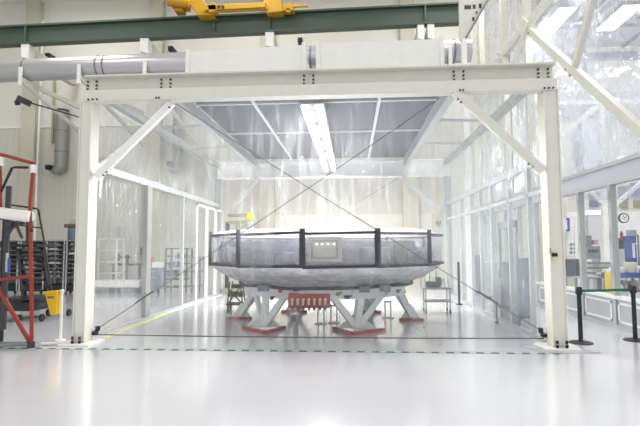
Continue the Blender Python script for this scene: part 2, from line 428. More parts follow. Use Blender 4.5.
# knee braces front
k0, k1 = at(172, 103, YF+.12), at(97, 177, YF+.12)
kb = mk('knee_brace', BAR(k0, k1, .1, .13), M['white'], frame, bevel=.006)
for p in (at(106, 172, YF-.05), at(103, 175, YF-.05), at(169, 107, YF-.05)): mk('bolt', T([p, p+Vector((0, .03, 0))], .017, 6), M['black'], kb)
k0, k1 = at(455, 92, YF+.02), at(543, 171, YF+.02)
kb = mk('knee_brace', BAR(k0, k1, .1, .14), M['paint'], frame, bevel=.006)
for p in (at(529, 164, YF-.05), at(533, 167, YF-.05), at(458, 99, YF-.05), at(461, 102, YF-.05)): mk('bolt', T([p, p+Vector((0, .03, 0))], .017, 6), M['black'], kb)
# side eaves beams, ceiling edge beams, rear beam
XWL, XWR = -4.86, 3.38
XCL, XCR = -3.55, 1.98
mk('eave_beam', BAR((XWL, YF+.3, 4.66), (XWL, YR, 4.66), .15, .17), M['alupaint'], frame, bevel=.005)
mk('eave_beam', BAR((XWR, YF+.3, 4.70), (XWR, YR, 4.70), .15, .17), M['alupaint'], frame, bevel=.005)
mk('ceiling_edge_beam', BAR((XCL, YF+.3, 4.74), (XCL, YR, 4.74), .17, .26), M['alupaint'], frame, bevel=.005)
mk('ceiling_edge_beam', BAR((XCR, YF+.3, 4.74), (XCR, YR, 4.74), .17, .26), M['alupaint'], frame, bevel=.005)
mk('rear_beam', multi(BX(-4.95, 3.5, YR+.03, YR+.15, 4.25, 4.78), BX(-4.95, 3.5, YR-.04, YR+.22, 4.76, 4.82), BX(-4.95, 3.5, YR-.04, YR+.22, 4.2, 4.25)), M['white'], frame)
mk('knee_brace', BAR(at(258, 178, YR), at(229, 211, YR), .11, .14), M['alupaint'], frame)
mk('knee_brace', BAR(at(402, 177, YR), at(438, 210, YR), .11, .14), M['alupaint'], frame)
for yy in (11.8, 14.4):
    mk('roof_purlin', BAR((XWL, yy, 4.72), (XCL, yy, 4.8), .06, .06), M['alupaint'], frame)
    mk('roof_purlin', BAR((XCR, yy, 4.8), (XWR, yy, 4.74), .06, .06), M['alupaint'], frame)
mk('wall_brace', BAR((XWL, 15.4, 4.6), (XWL, 16.9, 3.25), .07, .07), M['alupaint'], frame)
mk('wall_brace', BAR((XWL, 8.9, 3.25), (XWL, 11.2, 4.6), .08, .08), M['alupaint'], frame)

# filter housings on top of the beam
def housing(px0, px1, pyt0, pyt1, lb):
    a = at(px0, pyt0, 8.75); b = at(px1, pyt1, 8.75)
    t = thing('filter_housing', ((a.x+b.x)/2, 8.9, ZB1), lb, 'housing', 'white filter housings on the tent roof')
    zt = (a.z+b.z)/2
    mk('panel', lambda bm: prism(bm, [(a.x, 8.72, ZB1), (b.x, 8.72, ZB1), (b.x, 8.72, b.z-.03), (a.x, 8.72, a.z-.03)], (0, 1.1, 0)), M['white'], t)
    for x in (a.x, b.x):
        zz = a.z if x == a.x else b.z
        mk('end_flange', BX(x-.035, x+.035, 8.66, 8.75, ZB1, zz), M['white'], t, bevel=.005)
housing(189, 304, 51, 44, 'long white filter housing on the tent beam, left of two')
housing(318, 441, 42.5, 38, 'long white filter housing on the tent beam, right of two')

# tent ceiling and lamps
t = thing('tent_ceiling', (-.78, 12, 4.8), 'grey gridded tent ceiling panels between white bars', 'ceiling panels')
mk('ceiling_panel', BX(XCL+.08, XCR-.08, 9.85, YR-.02, 4.9, 4.94), M['ceilpanel'], t)
for X in (-2.14, .62): mk('grid_bar', BX(X-.035, X+.035, 9.85, YR-.02, 4.84, 4.9), M['ceilgrid'], t)
for yy in (10.4, 13.15): mk('grid_bar', BX(XCL+.08, XCR-.08, yy-.035, yy+.035, 4.86, 4.9), M['ceilgrid'], t)
for k in range(5):
    y0 = 9.05+k*1.55; y1 = y0+1.42
    t = thing('strip_lamp', (-.75, (y0+y1)/2, 4.39), ['nearest', 'second nearest', 'middle', 'second farthest', 'farthest'][k]+' strip lamp in the bright row under the tent ceiling', 'lamp', 'row of strip lamps in the tent')
    mk('lamp_housing', BX(-.99, -.51, y0, y1, 4.43, 4.49), M['mid'], t)
    for X in (-.885, -.615):
        for ya, yb in ((y0+.05, y0+.67), (y0+.77, y1-.03)): mk('tube_light', T([(X, ya, 4.39), (X, yb, 4.39)], .085, 10), M['lamp'], t, smooth=True)
    la = area('strip_light', (0, 0, -.09), .45, 1.3, STRIP); la.parent = t
    for yy in (y0+.2, y1-.2): mk('hanger', T([(-.75, yy, 4.49), (-.75, yy, 4.9)], .008, 6), M['alu'], t)
p = at(301, 158, 16.4)
tag(mk('ceiling_sensor', multi(BX(p.x-.1, p.x+.1, 16.3, 16.5, p.z-.08, p.z+.05), T([(p.x, 16.4, p.z), (p.x, 16.4, 4.9)], .012, 6)), M['alupaint']), 'small grey box hanging below the tent ceiling near rear beam', 'sensor')

# side partitions of the tent
def partition(name, X, y0, y1, ys, zr, lb, m):
    t = thing(name, (X, (y0+y1)/2, 0), lb, 'partition')
    mk('rail', BX(X-.05, X+.05, y0, y1, zr-.07, zr+.07), m, t)
    mk('sill', BX(X-.05, X+.05, y0, y1, 0, .05), m, t)
    for y in ys: mk('mullion', BX(X-.04, X+.04, y-.04, y+.04, .05, zr-.07), m, t)
    return t
LY = lambda px: onx(px, 250, XWL).y
RY = lambda px: onx(px, 250, XWR).y
0 and print('LY', [round(LY(p), 2) for p in (147, 182, 194, 204.5, 214, 222)], 'RY', [round(RY(p), 2) for p in (462.5, 472.7, 481.8, 493, 511, 531)], [round(onx(p, 250, 5.36).y, 2) for p in (582.5, 614.5)])
pt = partition('left_partition', XWL, 8.5, YR, (LY(182),), 3.21, 'aluminium framed partition along the left side of the tent', M['alupaint'])
mk('mullion', BX(XWL-.05, XWL+.05, LY(147)-.12, LY(147)+.12, .05, 3.14), M['ductgrey'], pt)
for a, b in ((LY(194), LY(204.5)-.06), (LY(204.5), LY(213.5)-.06), (LY(213.5), LY(220.5))):
    o = mk('door_frame', multi(BX(XWL+.05, XWL+.09, a, a+.07, .05, 3.05), BX(XWL+.05, XWL+.09, b-.07, b, .05, 3.05), BX(XWL+.05, XWL+.09, a, b, 2.98, 3.05)), M['alulight'], pt)
pt = partition('right_partition', XWR, 8.5, YR, (RY(531), RY(511), RY(493), RY(481.8), RY(472.7), RY(462.5), 17.2), 3.21, 'hazy film covered partition along the right side of the tent', M['alupaint'])
mk('transom', BX(XWR-.04, XWR+.04, 8.6, YR, 2.6, 2.68), M['alupaint'], pt)
d = mk('door', multi(BX(XWR+.02, XWR+.07, 10.25, 10.35, .05, 2.2), BX(XWR+.02, XWR+.07, 11.37, 11.45, .05, 2.2), BX(XWR+.02, XWR+.07, 10.25, 11.45, 2.08, 2.22), BX(XWR+.02, XWR+.07, 10.25, 11.45, .05, .3)), M['mid'], pt)
mk('handle', T([(XWR-.02, 11.3, .95), (XWR-.02, 11.3, 1.15)], .015), M['dark'], d)
# films
tag(sheet('plastic_curtain', (XWL-.12, YF+.36, .05), (XWL-.12, YR, .05), (XWL-.12, YF+.36, 4.55), 70, 40, M['film_side'], .02, .008, 2, 1), 'clear wrinkled plastic sheet on the left side of the tent', 'curtain')
tag(sheet('plastic_curtain', (XWR-.16, YF+.36, .03), (XWR-.16, YR-.05, .03), (XWR-.16, YF+.36, 4.6), 90, 40, M['film_right'], .07, .012, 1.7, 2), 'milky creased plastic sheet on the right side of the tent', 'curtain')
tag(sheet('plastic_curtain', (XL1+.02, YF+.46, .05), (XR0-.02, YF+.46, .05), (XL1+.02, YF+.46, 4.5), 110, 60, M['film_front'], .02, .006, 3, 3), 'almost invisible clear plastic sheet across the tent front', 'curtain')
tag(sheet('roof_film', (XWL+.1, YF+.5, 4.79), (XWL+.1, YR-.06, 4.79), (XCL-.1, YF+.5, 4.86), 50, 12, M['film_roof'], .03, .01, 3, 4), 'clear plastic roof strip left of the grey tent ceiling', 'roof film')
tag(sheet('roof_film', (XCR+.1, YF+.5, 4.86), (XCR+.1, YR-.06, 4.86), (XWR-.1, YF+.5, 4.81), 50, 12, M['film_roof'], .03, .01, 3, 5), 'clear plastic roof strip right of the grey tent ceiling', 'roof film')

# cross cables
def cable(p0, p1, Y, lb, r=.0075, anchor=None):
    a = at(*p0, Y); b = at(*p1, Y)
    t = thing('bracing_cable', (a if a.z < b.z else b), lb, 'cable')
    n = 12
    pts = [a.lerp(b, i/n)-Vector((0, 0, math.sin(math.pi*i/n)*.03)) for i in range(n+1)]
    mk('wire', T(pts, r, 6), M['cable'], t, smooth=True)
    lo = a if a.z < b.z else b; hi = b if a.z < b.z else a
    dd = (hi-lo).normalized()
    mk('turnbuckle', T([lo+dd*.9, lo+dd*1.3], r*2, 8), M['cable'], t)
    if anchor:
        mk('anchor_clamp', multi(B(lo+dd*.08, (.06, .08, .09)), B(lo+dd*.02-Vector((0, 0, .05)), (.09, .1, .06))), M['black'], t, bevel=.01)
    return t
cable((176, 104), (545, 333), YF+.28, 'front bracing cable falling from top left to bottom right', anchor=True)
cable((440, 98), (94, 331), YF+.28, 'front bracing cable rising from bottom left to top right', anchor=True)
cable((264, 160), (432, 262), YR-.06, 'rear bracing cable falling from the left end of rear beam', .009)
cable((400, 177), (228, 278), YR-.06, 'rear bracing cable rising to the right end of rear beam', .009)
tag(mk('floor_cable', T([(XL1+.05, YF+.3, .12), (-2, YF+.3, .105), (1, YF+.3, .105), (XR0-.02, YF+.3, .12)], .011, 6), M['cable']), 'thin steel wire stretched low across the tent front', 'cable')

# floor tapes
def green_mat():
    m = mat('green_dashed_tape', 'DDE3DE', .5); nt = m.node_tree; N = nt.nodes; L = nt.links
    tc = N.new('ShaderNodeTexCoord'); wv = N.new('ShaderNodeTexWave'); wv.inputs['Scale'].default_value = 1.35; wv.inputs['Distortion'].default_value = 0
    L.new(tc.outputs['Object'], wv.inputs['Vector'])
    r = N.new('ShaderNodeValToRGB'); r.color_ramp.interpolation = 'CONSTANT'
    r.color_ramp.elements[0].color = lin('1F6650')+(1,); r.color_ramp.elements[1].color = lin('B8CFC2')+(1,); r.color_ramp.elements[1].position = .55
    L.new(wv.outputs['Fac'], r.inputs[0]); L.new(r.outputs[0], N['Principled BSDF'].inputs['Base Color'])
    return m
tag(mk('floor_tape', BX(-6.2, 3.2, 7.78, 7.85, .001, .004), green_mat()), 'green dashed tape line on the white floor before the tent', 'tape')
tag(mk('floor_tape', lambda bm: prism(bm, [(-4.62, 8.75, .001), (-4.53, 8.75, .001), (-4.7, 12.3, .001), (-4.79, 12.3, .001)], (0, 0, .003)), M['yellowtape']), 'yellow tape line on the floor along the left tent side', 'tape')
tag(mk('floor_tape', lambda bm: prism(bm, [(-4.79, 12.3, .001), (-4.7, 12.3, .001), (-4.62, 17, .001), (-4.7, 17, .001)], (0, 0, .003)), M['white']), 'white tape line continuing the yellow tape toward the back', 'tape')
ca, cb_ = onz(0, 333), onz(75, 317)
tag(mk('floor_joint_strip', lambda bm: prism(bm, [ca, cb_, cb_+Vector((0, .09, 0)), ca+Vector((0, .09, 0))], (0, 0, .004)), M['mid']), 'thin dark floor strip behind the yellow bin', 'floor strip')

# ================================================================ WRAPPED SPACECRAFT
SC = Vector((-.6, 11.0, 0)); RO = 2.6; NP = 12; TH = R(24)
def vtx(k, r, z): a = TH+2*math.pi*k/NP; return Vector((SC.x+r*math.sin(a), SC.y-r*math.cos(a), z))
craft = thing('wrapped_spacecraft', (SC.x, SC.y, .9), 'large twelve sided spacecraft section wrapped in clear film with black edges', 'spacecraft')
ZT, ZL = 1.92, 1.32
for k in range(NP):
    a0, a1 = vtx(k, RO, 0), vtx(k+1, RO, 0)
    near = k in (0, 11)
    wv_ = .1 if near else .075
    out = (vtx(k, RO, 0)-SC).normalized(); tng = Vector((-out.y, out.x, 0)); rt = Matrix((tng, out, Vector((0, 0, 1)))).transposed()
    if not (a0.x < -3.1 or (a0.x > 1.85 and a0.y > 10.6)): mk('edge_post', B((a0.x, a0.y, (ZT+ZL)/2+.03), (wv_, .05, ZT-ZL+.1), rt), M['dark2'], craft)
    jz = random.uniform(-.02, .02)
    mk('top_edge_tape', BAR(vtx(k, RO, ZT+jz), vtx(k+1, RO, ZT-jz*.5), .04, .048), M['dark2'], craft)
    mk('bottom_edge_tape', BAR(vtx(k, RO, ZL+jz*.6), vtx(k+1, RO, ZL-jz*.6), .05, .05), M['dark2'], craft)
    sheet('film_panel', vtx(k, RO-.02, ZL), vtx(k+1, RO-.02, ZL), vtx(k, RO-.02, ZT), 14, 8, M['film_wrap'], .025, .008, 3, k+10, craft)
def top_cover(bm):
    rs = [(RO-.02, 1.93), (RO*.93, 2.0), (RO*.8, 2.03), (RO*.5, 2.06), (.02, 2.08)]; n = 96; rings = []
    for r_, z in rs:
        row = []
        for i in range(n):
            a = TH+2*math.pi*i/n
            # follow the 12-gon
            q = (i % 8)/8; am = math.pi/NP; rr = r_*math.cos(am)/math.cos((q*2-1)*am)
            p = Vector((SC.x+rr*math.sin(a), SC.y-rr*math.cos(a), z))
            p.z += noise.noise(p*2.2)*.05*(1 if r_ > 1 else .3)*(0 if z == 1.93 else 1)
            row.append(bm.verts.new(p))
        rings.append(row)
    for j in range(len(rings)-1):
        for i in range(n): bm.faces.new((rings[j][i], rings[j][(i+1) % n], rings[j+1][(i+1) % n], rings[j+1][i]))
    bm.faces.new(rings[-1])
mk('top_cover', top_cover, M['film_top'], craft, smooth=True)
def skirt(bm):
    n = 192; prof = [(RO-.03, 1.3), (RO-.12, 1.2), (RO-.38, 1.06), (RO-.62, .97), (1.84, .9)]; rings = []
    for j, (r_, z) in enumerate(prof):
        row = []
        for i in range(n):
            a = TH+2*math.pi*i/n
            p = Vector((SC.x+r_*math.sin(a), SC.y-r_*math.cos(a), z))
            h = noise.noise(Vector((a*6, j*.9, 3)))*.11 + noise.noise(Vector((a*17, j*1.7, 9)))*.05 if j else 0
            q = (i % 16)/16; am = math.pi/NP; f = math.cos(am)/math.cos((q*2-1)*am) if j < 2 else 1
            p = Vector((SC.x+(r_*f+h*.5)*math.sin(a), SC.y-(r_*f+h*.5)*math.cos(a), z+h*.6))
            row.append(bm.verts.new(p))
        rings.append(row)
    for j in range(len(rings)-1):
        for i in range(n): bm.faces.new((rings[j][i], rings[j][(i+1) % n], rings[j+1][(i+1) % n], rings[j+1][i]))
mk('film_skirt', skirt, M['film_skirt'], craft, smooth=True)
cp = []
for i in range(97):
    a = 2*math.pi*i/96; r_ = 1.93
    cp.append((SC.x+r_*math.sin(a), SC.y-r_*math.cos(a), .89+.035*noise.noise(Vector((math.sin(a)*2, math.cos(a)*2, 1)))))
mk('tie_cord', T(cp, .03, 8), M['dark2'], craft, smooth=True)
# inside: grey body and modules seen through the film
def drum(r0, z0, z1, n=48):
    def f(bm):
        b0 = [bm.verts.new((SC.x+r0*math.cos(2*math.pi*i/n), SC.y+r0*math.sin(2*math.pi*i/n), z0)) for i in range(n)]
        b1 = [bm.verts.new((SC.x+r0*math.cos(2*math.pi*i/n), SC.y+r0*math.sin(2*math.pi*i/n), z1)) for i in range(n)]
        for i in range(n): bm.faces.new((b0[i], b0[(i+1) % n], b1[(i+1) % n], b1[i]))
        bm.faces.new(b0[::-1]); bm.faces.new(b1)
    return f
mk('inner_body', drum(2.0, 1.36, 1.8), mat('body_grey', 'A2A4AE', .6, .1), craft)
mk('inner_deck', drum(2.4, 1.28, 1.36), M['mid'], craft)
modm = [mat('module_a', '85878F', .5), mat('module_b', 'B4B4C0', .5, .3), mat('module_c', 'C4C4D0', .5), mat('module_d', 'A5A192', .5)]
for k in range(26):
    a = 2*math.pi*k/26+random.uniform(-.05, .05); r_ = 2.2
    hh = random.uniform(.18, .46); ww = random.uniform(.25, .5)
    if k in (0,) : continue
    cxy = Vector((SC.x+r_*math.sin(a), SC.y-r_*math.cos(a), 1.37+hh/2)); rt = Matrix.Rotation(a, 3, 'Z')
    def f(bm, cxy=cxy, rt=rt, hh=hh, ww=ww):
        bx(bm, cxy, (ww, .3, hh), rt); bx(bm, cxy+rt @ Vector((0, -.16, 0)), (ww*.7, .04, hh*.6), rt)
        bx(bm, cxy+rt @ Vector((ww*.2, -.17, hh*.1)), (.08, .08, .08), rt)
    mk('equipment_module', f, modm[k % 4], craft, bevel=.01)
    if k % 3 == 0:
        p0 = cxy+Vector((0, 0, hh/2)); q0 = cxy+rt @ Vector((ww*.6, -.05, hh*.5))
        mk('pipe', T([p0, p0+Vector((0, 0, .06)), q0+Vector((0, 0, .04)), q0-Vector((0, 0, .2))], .015, 6), M['lightgrey'], craft)
# beige panel with four lamps
YP = 8.56
pn = mk('control_panel', PB(307, 236.5, 342, 262, YP, .12), M['beige'], craft, bevel=.01)
mk('recess_frame', multi(PB(311.5, 240.5, 337.5, 241.3, YP-.02, .03), PB(311.5, 257.6, 337.5, 258.4, YP-.02, .03), PB(311.5, 240.5, 312.4, 258.4, YP-.02, .03), PB(336.6, 240.5, 337.5, 258.4, YP-.02, .03)), M['beige2'], pn)
for px in (316.5, 322.2, 328, 334): mk('indicator_lamp', PB(px-1.2, 243, px+1.2, 245.2, YP-.03, .03), emis('lamp_white_%d' % int(px), 'FFFFFF', .9), pn)

# stand
stand = thing('assembly_stand', (SC.x, SC.y, 0), 'white steel stand with red footed splayed legs under the spacecraft', 'stand')
def ringbeam(r0, r1, z0, z1, n=48):
    def f(bm):
        def rg(r_, z): return [bm.verts.new((SC.x+r_*math.cos(2*math.pi*i/n), SC.y+r_*math.sin(2*math.pi*i/n), z)) for i in range(n)]
        A, B_, C_, D_ = rg(r1, z0), rg(r1, z1), rg(r0, z1), rg(r0, z0)
        for P_, Q_ in ((A, B_), (B_, C_), (C_, D_), (D_, A)):
            for i in range(n): bm.faces.new((P_[i], P_[(i+1) % n], Q_[(i+1) % n], Q_[i]))
    return f
mk('ring_beam', multi(ringbeam(1.5, 1.8, .67, .7), ringbeam(1.72, 1.78, .7, .85), ringbeam(1.5, 1.8, .85, .88)), M['steelwhite'], stand)
mk('cross_beam', multi(BX(SC.x-1.5, SC.x+1.5, SC.y-.08, SC.y+.08, .7, .84), BX(SC.x-.08, SC.x+.08, SC.y-1.5, SC.y+1.5, .7, .84)), M['steelwhite'], stand)
for px, py in ((263.5, 288), (364.5, 289), (385, 288)):
    p = at(px, py, 9.2 if px < 400 else 10.4)
    mk('lift_block', B(p, (.2, .16, .12)), M['mid'], stand, bevel=.01)
def leg(cor, e1, e2, sp=.5, bw=.085):
    """V shaped foot with its corner outside, an upright post and two struts up to the ring"""
    cor, e1, e2 = Vector(cor), Vector(e1), Vector(e2); mid = (cor+e1+e2)/3
    d = Vector((mid.x-SC.x, mid.y-SC.y, 0)).normalized(); tn_ = Vector((-d.y, d.x, 0)); top = Vector((SC.x, SC.y, 0))+d*1.68
    Z = lambda z: Vector((0, 0, z))
    l = mk('leg', multi(lambda bm: bar(bm, mid+Z(.1), top+Z(.7), .13, .13),
        lambda bm: bar(bm, mid+tn_*.05+Z(.12), top+tn_*sp-d*.1+Z(.72), .08, .12),
        lambda bm: bar(bm, mid-tn_*.05+Z(.12), top-tn_*sp-d*.1+Z(.72), .08, .12),
        lambda bm: prism(bm, [cor.lerp(e1, .8)+Z(.05), cor.lerp(e2, .8)+Z(.05), mid+Z(.38)], -d*.03)), M['steelwhite'], stand)
    mk('red_foot', multi(lambda bm: bar(bm, cor+Z(.027), e1+Z(.027), bw, .054), lambda bm: bar(bm, cor+Z(.027), e2+Z(.027), bw, .054)), M['redpad'], l)
leg(onz(265, 334), onz(243, 328.5), onz(284, 328.5)); leg(onz(352, 335), onz(334, 329.5), onz(384, 331), .55)
leg(onz(241, 319.5), onz(229.5, 319), onz(252, 319), .2); leg(onz(411, 321), onz(399.5, 320.5), onz(423, 320.5), .2)
leg((-1.5, 12.8, 0), (-1.8, 12.4, 0), (-1.2, 12.4, 0), .4); leg((.4, 12.8, 0), (.1, 12.4, 0), (.7, 12.4, 0), .4)
# red manifold with fittings
mf = mk('manifold', PB(288, 294, 330, 308, 9.18, .22), M['orangered'], stand, bevel=.01)
for k in range(7):
    px = 292.5+k*5.5
    p = at(px, 299.5, 9.18)
    mk('fitting', multi(T([p+Vector((0, .01, 0)), p+Vector((0, -.05, 0))], .028, 10), T([p+Vector((0, -.05, .01)), p+Vector((0, -.05, -.1))], .018, 8)), M['beige'], mf)
    mk('hose_port', T([p+Vector((0, -.02, -.11)), p+Vector((0, -.02, -.2))], .022, 8), M['dark'], mf)
mk('bracket', multi(PB(300, 290, 304, 295, 9.2, .1), PB(318, 290, 322, 295, 9.2, .1)), M['steelwhite'], mf)
# cable clutter on the stand's ring
for px, py, w2, m in ((280, 291, 3, 'orangered'), (338, 294, 4, 'pallet'), (347, 297, 5, 'dark'), (272, 298, 3, 'dark'), (386, 293, 4, 'lightgrey'), (296, 289.5, 4, 'dark'), (398, 291, 3, 'mid')):
    p = at(px, py, 9.25 if px < 380 else 9.6)
    mk('clamp', multi(B(p, (.02*w2, .08, .06)), T([p, p+Vector((.02*w2, -.04, .03))], .014, 6)), M[m], stand)

# dark cage cart left of the stand
def wheel(bm, c, r, w_, ax=Vector((1, 0, 0))): tube(bm, [Vector(c)-ax*w_/2, Vector(c)+ax*w_/2], r, 14)
p = at(232, 300, 12.6); b0 = onz(232, 305)
x, y = -3.05, 12.6
t = thing('equipment_cart', (x, y, 0), 'small black wire cage cart left of the spacecraft stand', 'cart')
mk('body', multi(*[BAR((x+dx, y+dy, .18), (x+dx*.7, y+dy, .78), .03, .03) for dx in (-.2, .2) for dy in (-.15, .15)], B((x, y, .45), (.34, .3, .12)), B((x+.02, y, .66), (.26, .24, .1)), T([(x-.2, y-.1, .2), (x+.2, y-.1, .75)], .02), T([(x+.2, y-.12, .2), (x-.2, y-.12, .6)], .02)), M['dark'], t)
mk('base', B((x, y, .2), (.46, .36, .05)), M['black'], t)
for dx in (-.18, .18):
    mk('caster', lambda bm: wheel(bm, (x+dx, y-.12, .085), .085, .04), M['black'], t)
    mk('caster', lambda bm: wheel(bm, (x+dx, y+.12, .085), .085, .04), M['black'], t)
# grey instrument cart at the right rear of the stand
x, y = 2.15, 12.6
t = thing('instrument_cart', (x, y, 0), 'grey instrument cart with spiky fittings right of the spacecraft', 'cart')
mk('table', multi(B((x, y, .62), (.7, .5, .05)), B((x, y, .3), (.66, .46, .04))), M['lightgrey'], t)
for dx in (-.3, .3):
    for dy in (-.2, .2):
        l = mk('leg', BAR((x+dx, y+dy, .1), (x+dx, y+dy, .62), .03, .03), M['lightgrey'], t); mk('caster', lambda bm: wheel(bm, (x+dx, y+dy, .05), .05, .03), M['dark'], l)
mk('instrument', multi(B((x-.1, y, .72), (.35, .3, .14)), B((x+.05, y, .8), (.14, .2, .2))), M['mid'], t, bevel=.01)
for i in range(7):
    dx = -.3+i*.1; mk('rod', T([(x+dx, y-.1, .65), (x+dx+random.uniform(-.05, .05), y-.1, random.uniform(.8, 1.1))], .012, 6), M['mid'] if i % 2 else M['lightgrey'], t)
# small white trestles far behind the stand
for i, (px, py) in enumerate(((321, 324), (334, 323), (388, 318))):
    p = onz(px, py)
    tag(mk('floor_bracket', multi(BX(p.x-.08, p.x-.05, p.y-.02, p.y+.02, 0, .4), BX(p.x+.05, p.x+.08, p.y-.02, p.y+.02, 0, .4), BX(p.x-.08, p.x+.08, p.y-.02, p.y+.02, .36, .4), BX(p.x-.13, p.x+.13, p.y-.1, p.y+.1, 0, .02)), M['white']), ['left low white bracket on the floor under the red manifold', 'middle low white bracket beside the right front leg', 'low white bracket right of the right front leg'][i], 'bracket', 'low brackets under the spacecraft')

# yellow stacker behind the spacecraft
YS = 17.5
def sp(x, y): return at(x, y, YS)
b0 = sp(238, 250); b0.z = 0
t = thing('gantry_lift', b0, 'yellow and olive lift with a boom behind the spacecraft left end', 'lift')
xl = sp(227, 230).x; xr = sp(250, 230).x
mk('mast', BX(xl-.06, xl+.06, YS, YS+.12, .1, sp(227, 222).z), M['dark'], t)
mk('boom', BAR(sp(228, 215.5), sp(247, 215), .15, .1), M['pallet'], t)
mk('cross_bar', BAR(sp(228, 222.5), sp(246, 221.5), .1, .09), M['pallet'], t)
mk('head', lambda bm: prism(bm, [sp(245.5, 219), sp(246.5, 214), sp(248.5, 212), sp(252, 214.5), sp(253.5, 219), sp(250, 220.5)], (0, .4, 0)), M['bollard'], t, bevel=.02)
mk('column', BX(sp(248, 230).x, sp(252, 230).x, YS+.1, YS+.3, .1, sp(248, 218).z), M['lightgrey'], t)
mk('hook', multi(T([sp(238, 222), sp(238, 228)], .06), B(sp(238, 226), (.12, .1, .12))), M['pallet'], t)
mk('winch', multi(B(sp(241, 230), (.35, .3, .2)), B(sp(245, 227), (.2, .2, .3))), M['pallet'], t)
mk('base', multi(BX(xl-.1, xr+.2, YS-.3, YS+.5, .06, .2)), M['pallet'], t)
tag(mk('wall_socket', multi(PB(267, 223.5, 269.8, 226, YB-.1, .08), PB(267, 227, 269.8, 229, YB-.1, .08)), M['dark']), 'pair of small dark outlet boxes on wall behind spacecraft', 'outlet')
# number mark on the rear wall
def digit7(x, y, Y, s, parent):
    a = at(x, y, Y); mk('digit', multi(BX(a.x-s*.35, a.x+s*.35, Y, Y+.02, a.z+s*.35, a.z+s*.5), BAR((a.x+s*.27, Y+.01, a.z+s*.4), (a.x-s*.1, Y+.01, a.z-s*.5), .02, s*.18)), M['mid'], parent)
t = thing('wall_number', at(438, 224, YB-.08), 'two grey numerals painted on the far wall at tent rear right', 'number')
for px in (436.5, 439.8): digit7(px, 223.6, YB-.08, .17, t)

# ================================================================ LEFT SIDE
# red lift ladder, close to the camera
YL = 7.85
def lp(x, y, Y=YL): return at(x, y, Y)
t = thing('lift_ladder', (lp(33, 348).x, YL, 0), 'red tubular lift ladder with white padded rails at left edge', 'ladder')
DY = Vector((0, .75, 0))
pf = lp(31, 346); pf.z = .06
mk('red_post', T([lp(33.3, 168), lp(30, 204), lp(30.6, 250), lp(31.6, 290), Vector((lp(31.5, 345).x, YL, .06))], .03, 10), M['red'], t, smooth=True)
mk('red_post', T([lp(-1, 158), lp(0, 215)], .04, 10), M['red'], t, smooth=True)
mk('top_rail', T([lp(-30, 150), lp(-8, 153.5), lp(4, 155), lp(18, 159), lp(34, 163.5)], .033, 10), M['red'], t, smooth=True)
mk('diagonal_brace', T([lp(-30, 240), Vector((lp(30, 345).x, YL+.02, .07))], .038, 10), M['red'], t, smooth=True)
mk('cross_tube', T([lp(-30, 284), lp(33, 275.5)], .028, 10), M['red'], t, smooth=True)
mk('pad', T([lp(33.5, 165), lp(33.5, 173)], .05, 10), M['white'], t, smooth=True)
mk('pad', T([lp(.5, 157), lp(.3, 166)], .05, 10), M['white'], t, smooth=True)
mk('platform_pad', T([lp(-20, 210), lp(2, 213), lp(16, 215.5), lp(31, 216.5)], .1, 12), M['white'], t, smooth=True)
mk('platform_rail', T([lp(0, 218), lp(27, 219), lp(30.5, 222), lp(31, 232)], .03, 8), M['black'], t, smooth=True)
mk('mast', BX(lp(3, 250).x, lp(8, 250).x, YL+.0, YL+.04, .3, lp(6, 186).z), M['dark'], t)
mk('mast', BX(lp(-3, 250).x, lp(1.5, 250).x, YL+.1, YL+.14, .04, lp(2, 210).z), M['black'], t)
mk('grab_handle', T([lp(1, 192), lp(6, 181), lp(12, 168), lp(15, 167.3), lp(28, 167.5)], .022, 8), M['black'], t, smooth=True)
mk('base_frame', multi(T([Vector((lp(31, 345).x, YL, .07)), Vector((lp(-30, 345).x, YL, .07))], .03), T([Vector((lp(31, 345).x, YL, .07)), Vector((lp(-30, 352).x, YL-.5, .07))], .03)), M['mid'], t, smooth=True)
mk('rubber_foot', T([(lp(31, 345).x, YL, 0), (lp(31, 345).x, YL, .1)], .06, 10), M['dark'], t)
mk('scissor_arm', multi(T([lp(6, 237), lp(18, 219)], .03), T([lp(22, 238), lp(14, 219)], .025), T([lp(6, 220), lp(24, 224)], .03), T([lp(27, 222), lp(27, 245)], .02)), M['dark'], t)
mk('winch_motor', multi(B(lp(14, 222, YL+.15), (.2, .15, .1)), T([lp(7, 225), lp(14, 225)], .07)), M['dark'], t)
mk('control_tag', multi(PB(5, 253, 7.4, 272, YL-.02, .03)), M['lightgrey'], t)
mk('blue_tag', multi(PB(7.4, 258, 9.5, 274, YL-.02, .03)), M['blue'], t)

# black rolling stairs behind
YT = 10.7
def tp(x, y, Y=YT): return at(x, y, Y)
t = thing('rolling_stairs', (tp(33, 320).x, YT, 0), 'black wheeled warehouse stairs behind the red lift ladder', 'stairs')
sL0, sL1 = tp(10, 250), tp(25, 305); sR0, sR1 = tp(35, 248), tp(48, 297)
top_back = Vector((0, .3, 0))
mk('stringer', BAR(sL0+top_back, sL1, .06, .17), M['black'], t); mk('stringer', BAR(sR0+top_back, sR1, .06, .17), M['black'], t)
for k in range(6):
    f_ = k/5; a = (sL0+top_back).lerp(sL1, f_); b = (sR0+top_back).lerp(sR1, f_)
    b.z = a.z = (a.z+b.z)/2
    mk('step', BAR(a, b, .2, .035), M['black'], t)
mk('handrail', T([tp(9, 215), tp(9, 206), tp(12, 205), tp(36, 208.5), tp(38.5, 210), tp(43, 235), tp(52, 293)], .022, 8), M['black'], t, smooth=True)
mk('handrail', T([tp(9, 224), tp(41, 228)], .015, 8), M['black'], t, smooth=True)
mk('platform', PB(8, 244, 37, 247, YT+.3, .7), M['black'], t)
mk('base', multi(BX(tp(13, 0).x, tp(48, 0).x, YT-.1, YT+1.0, .24, .52)), M['black'], t, bevel=.02)
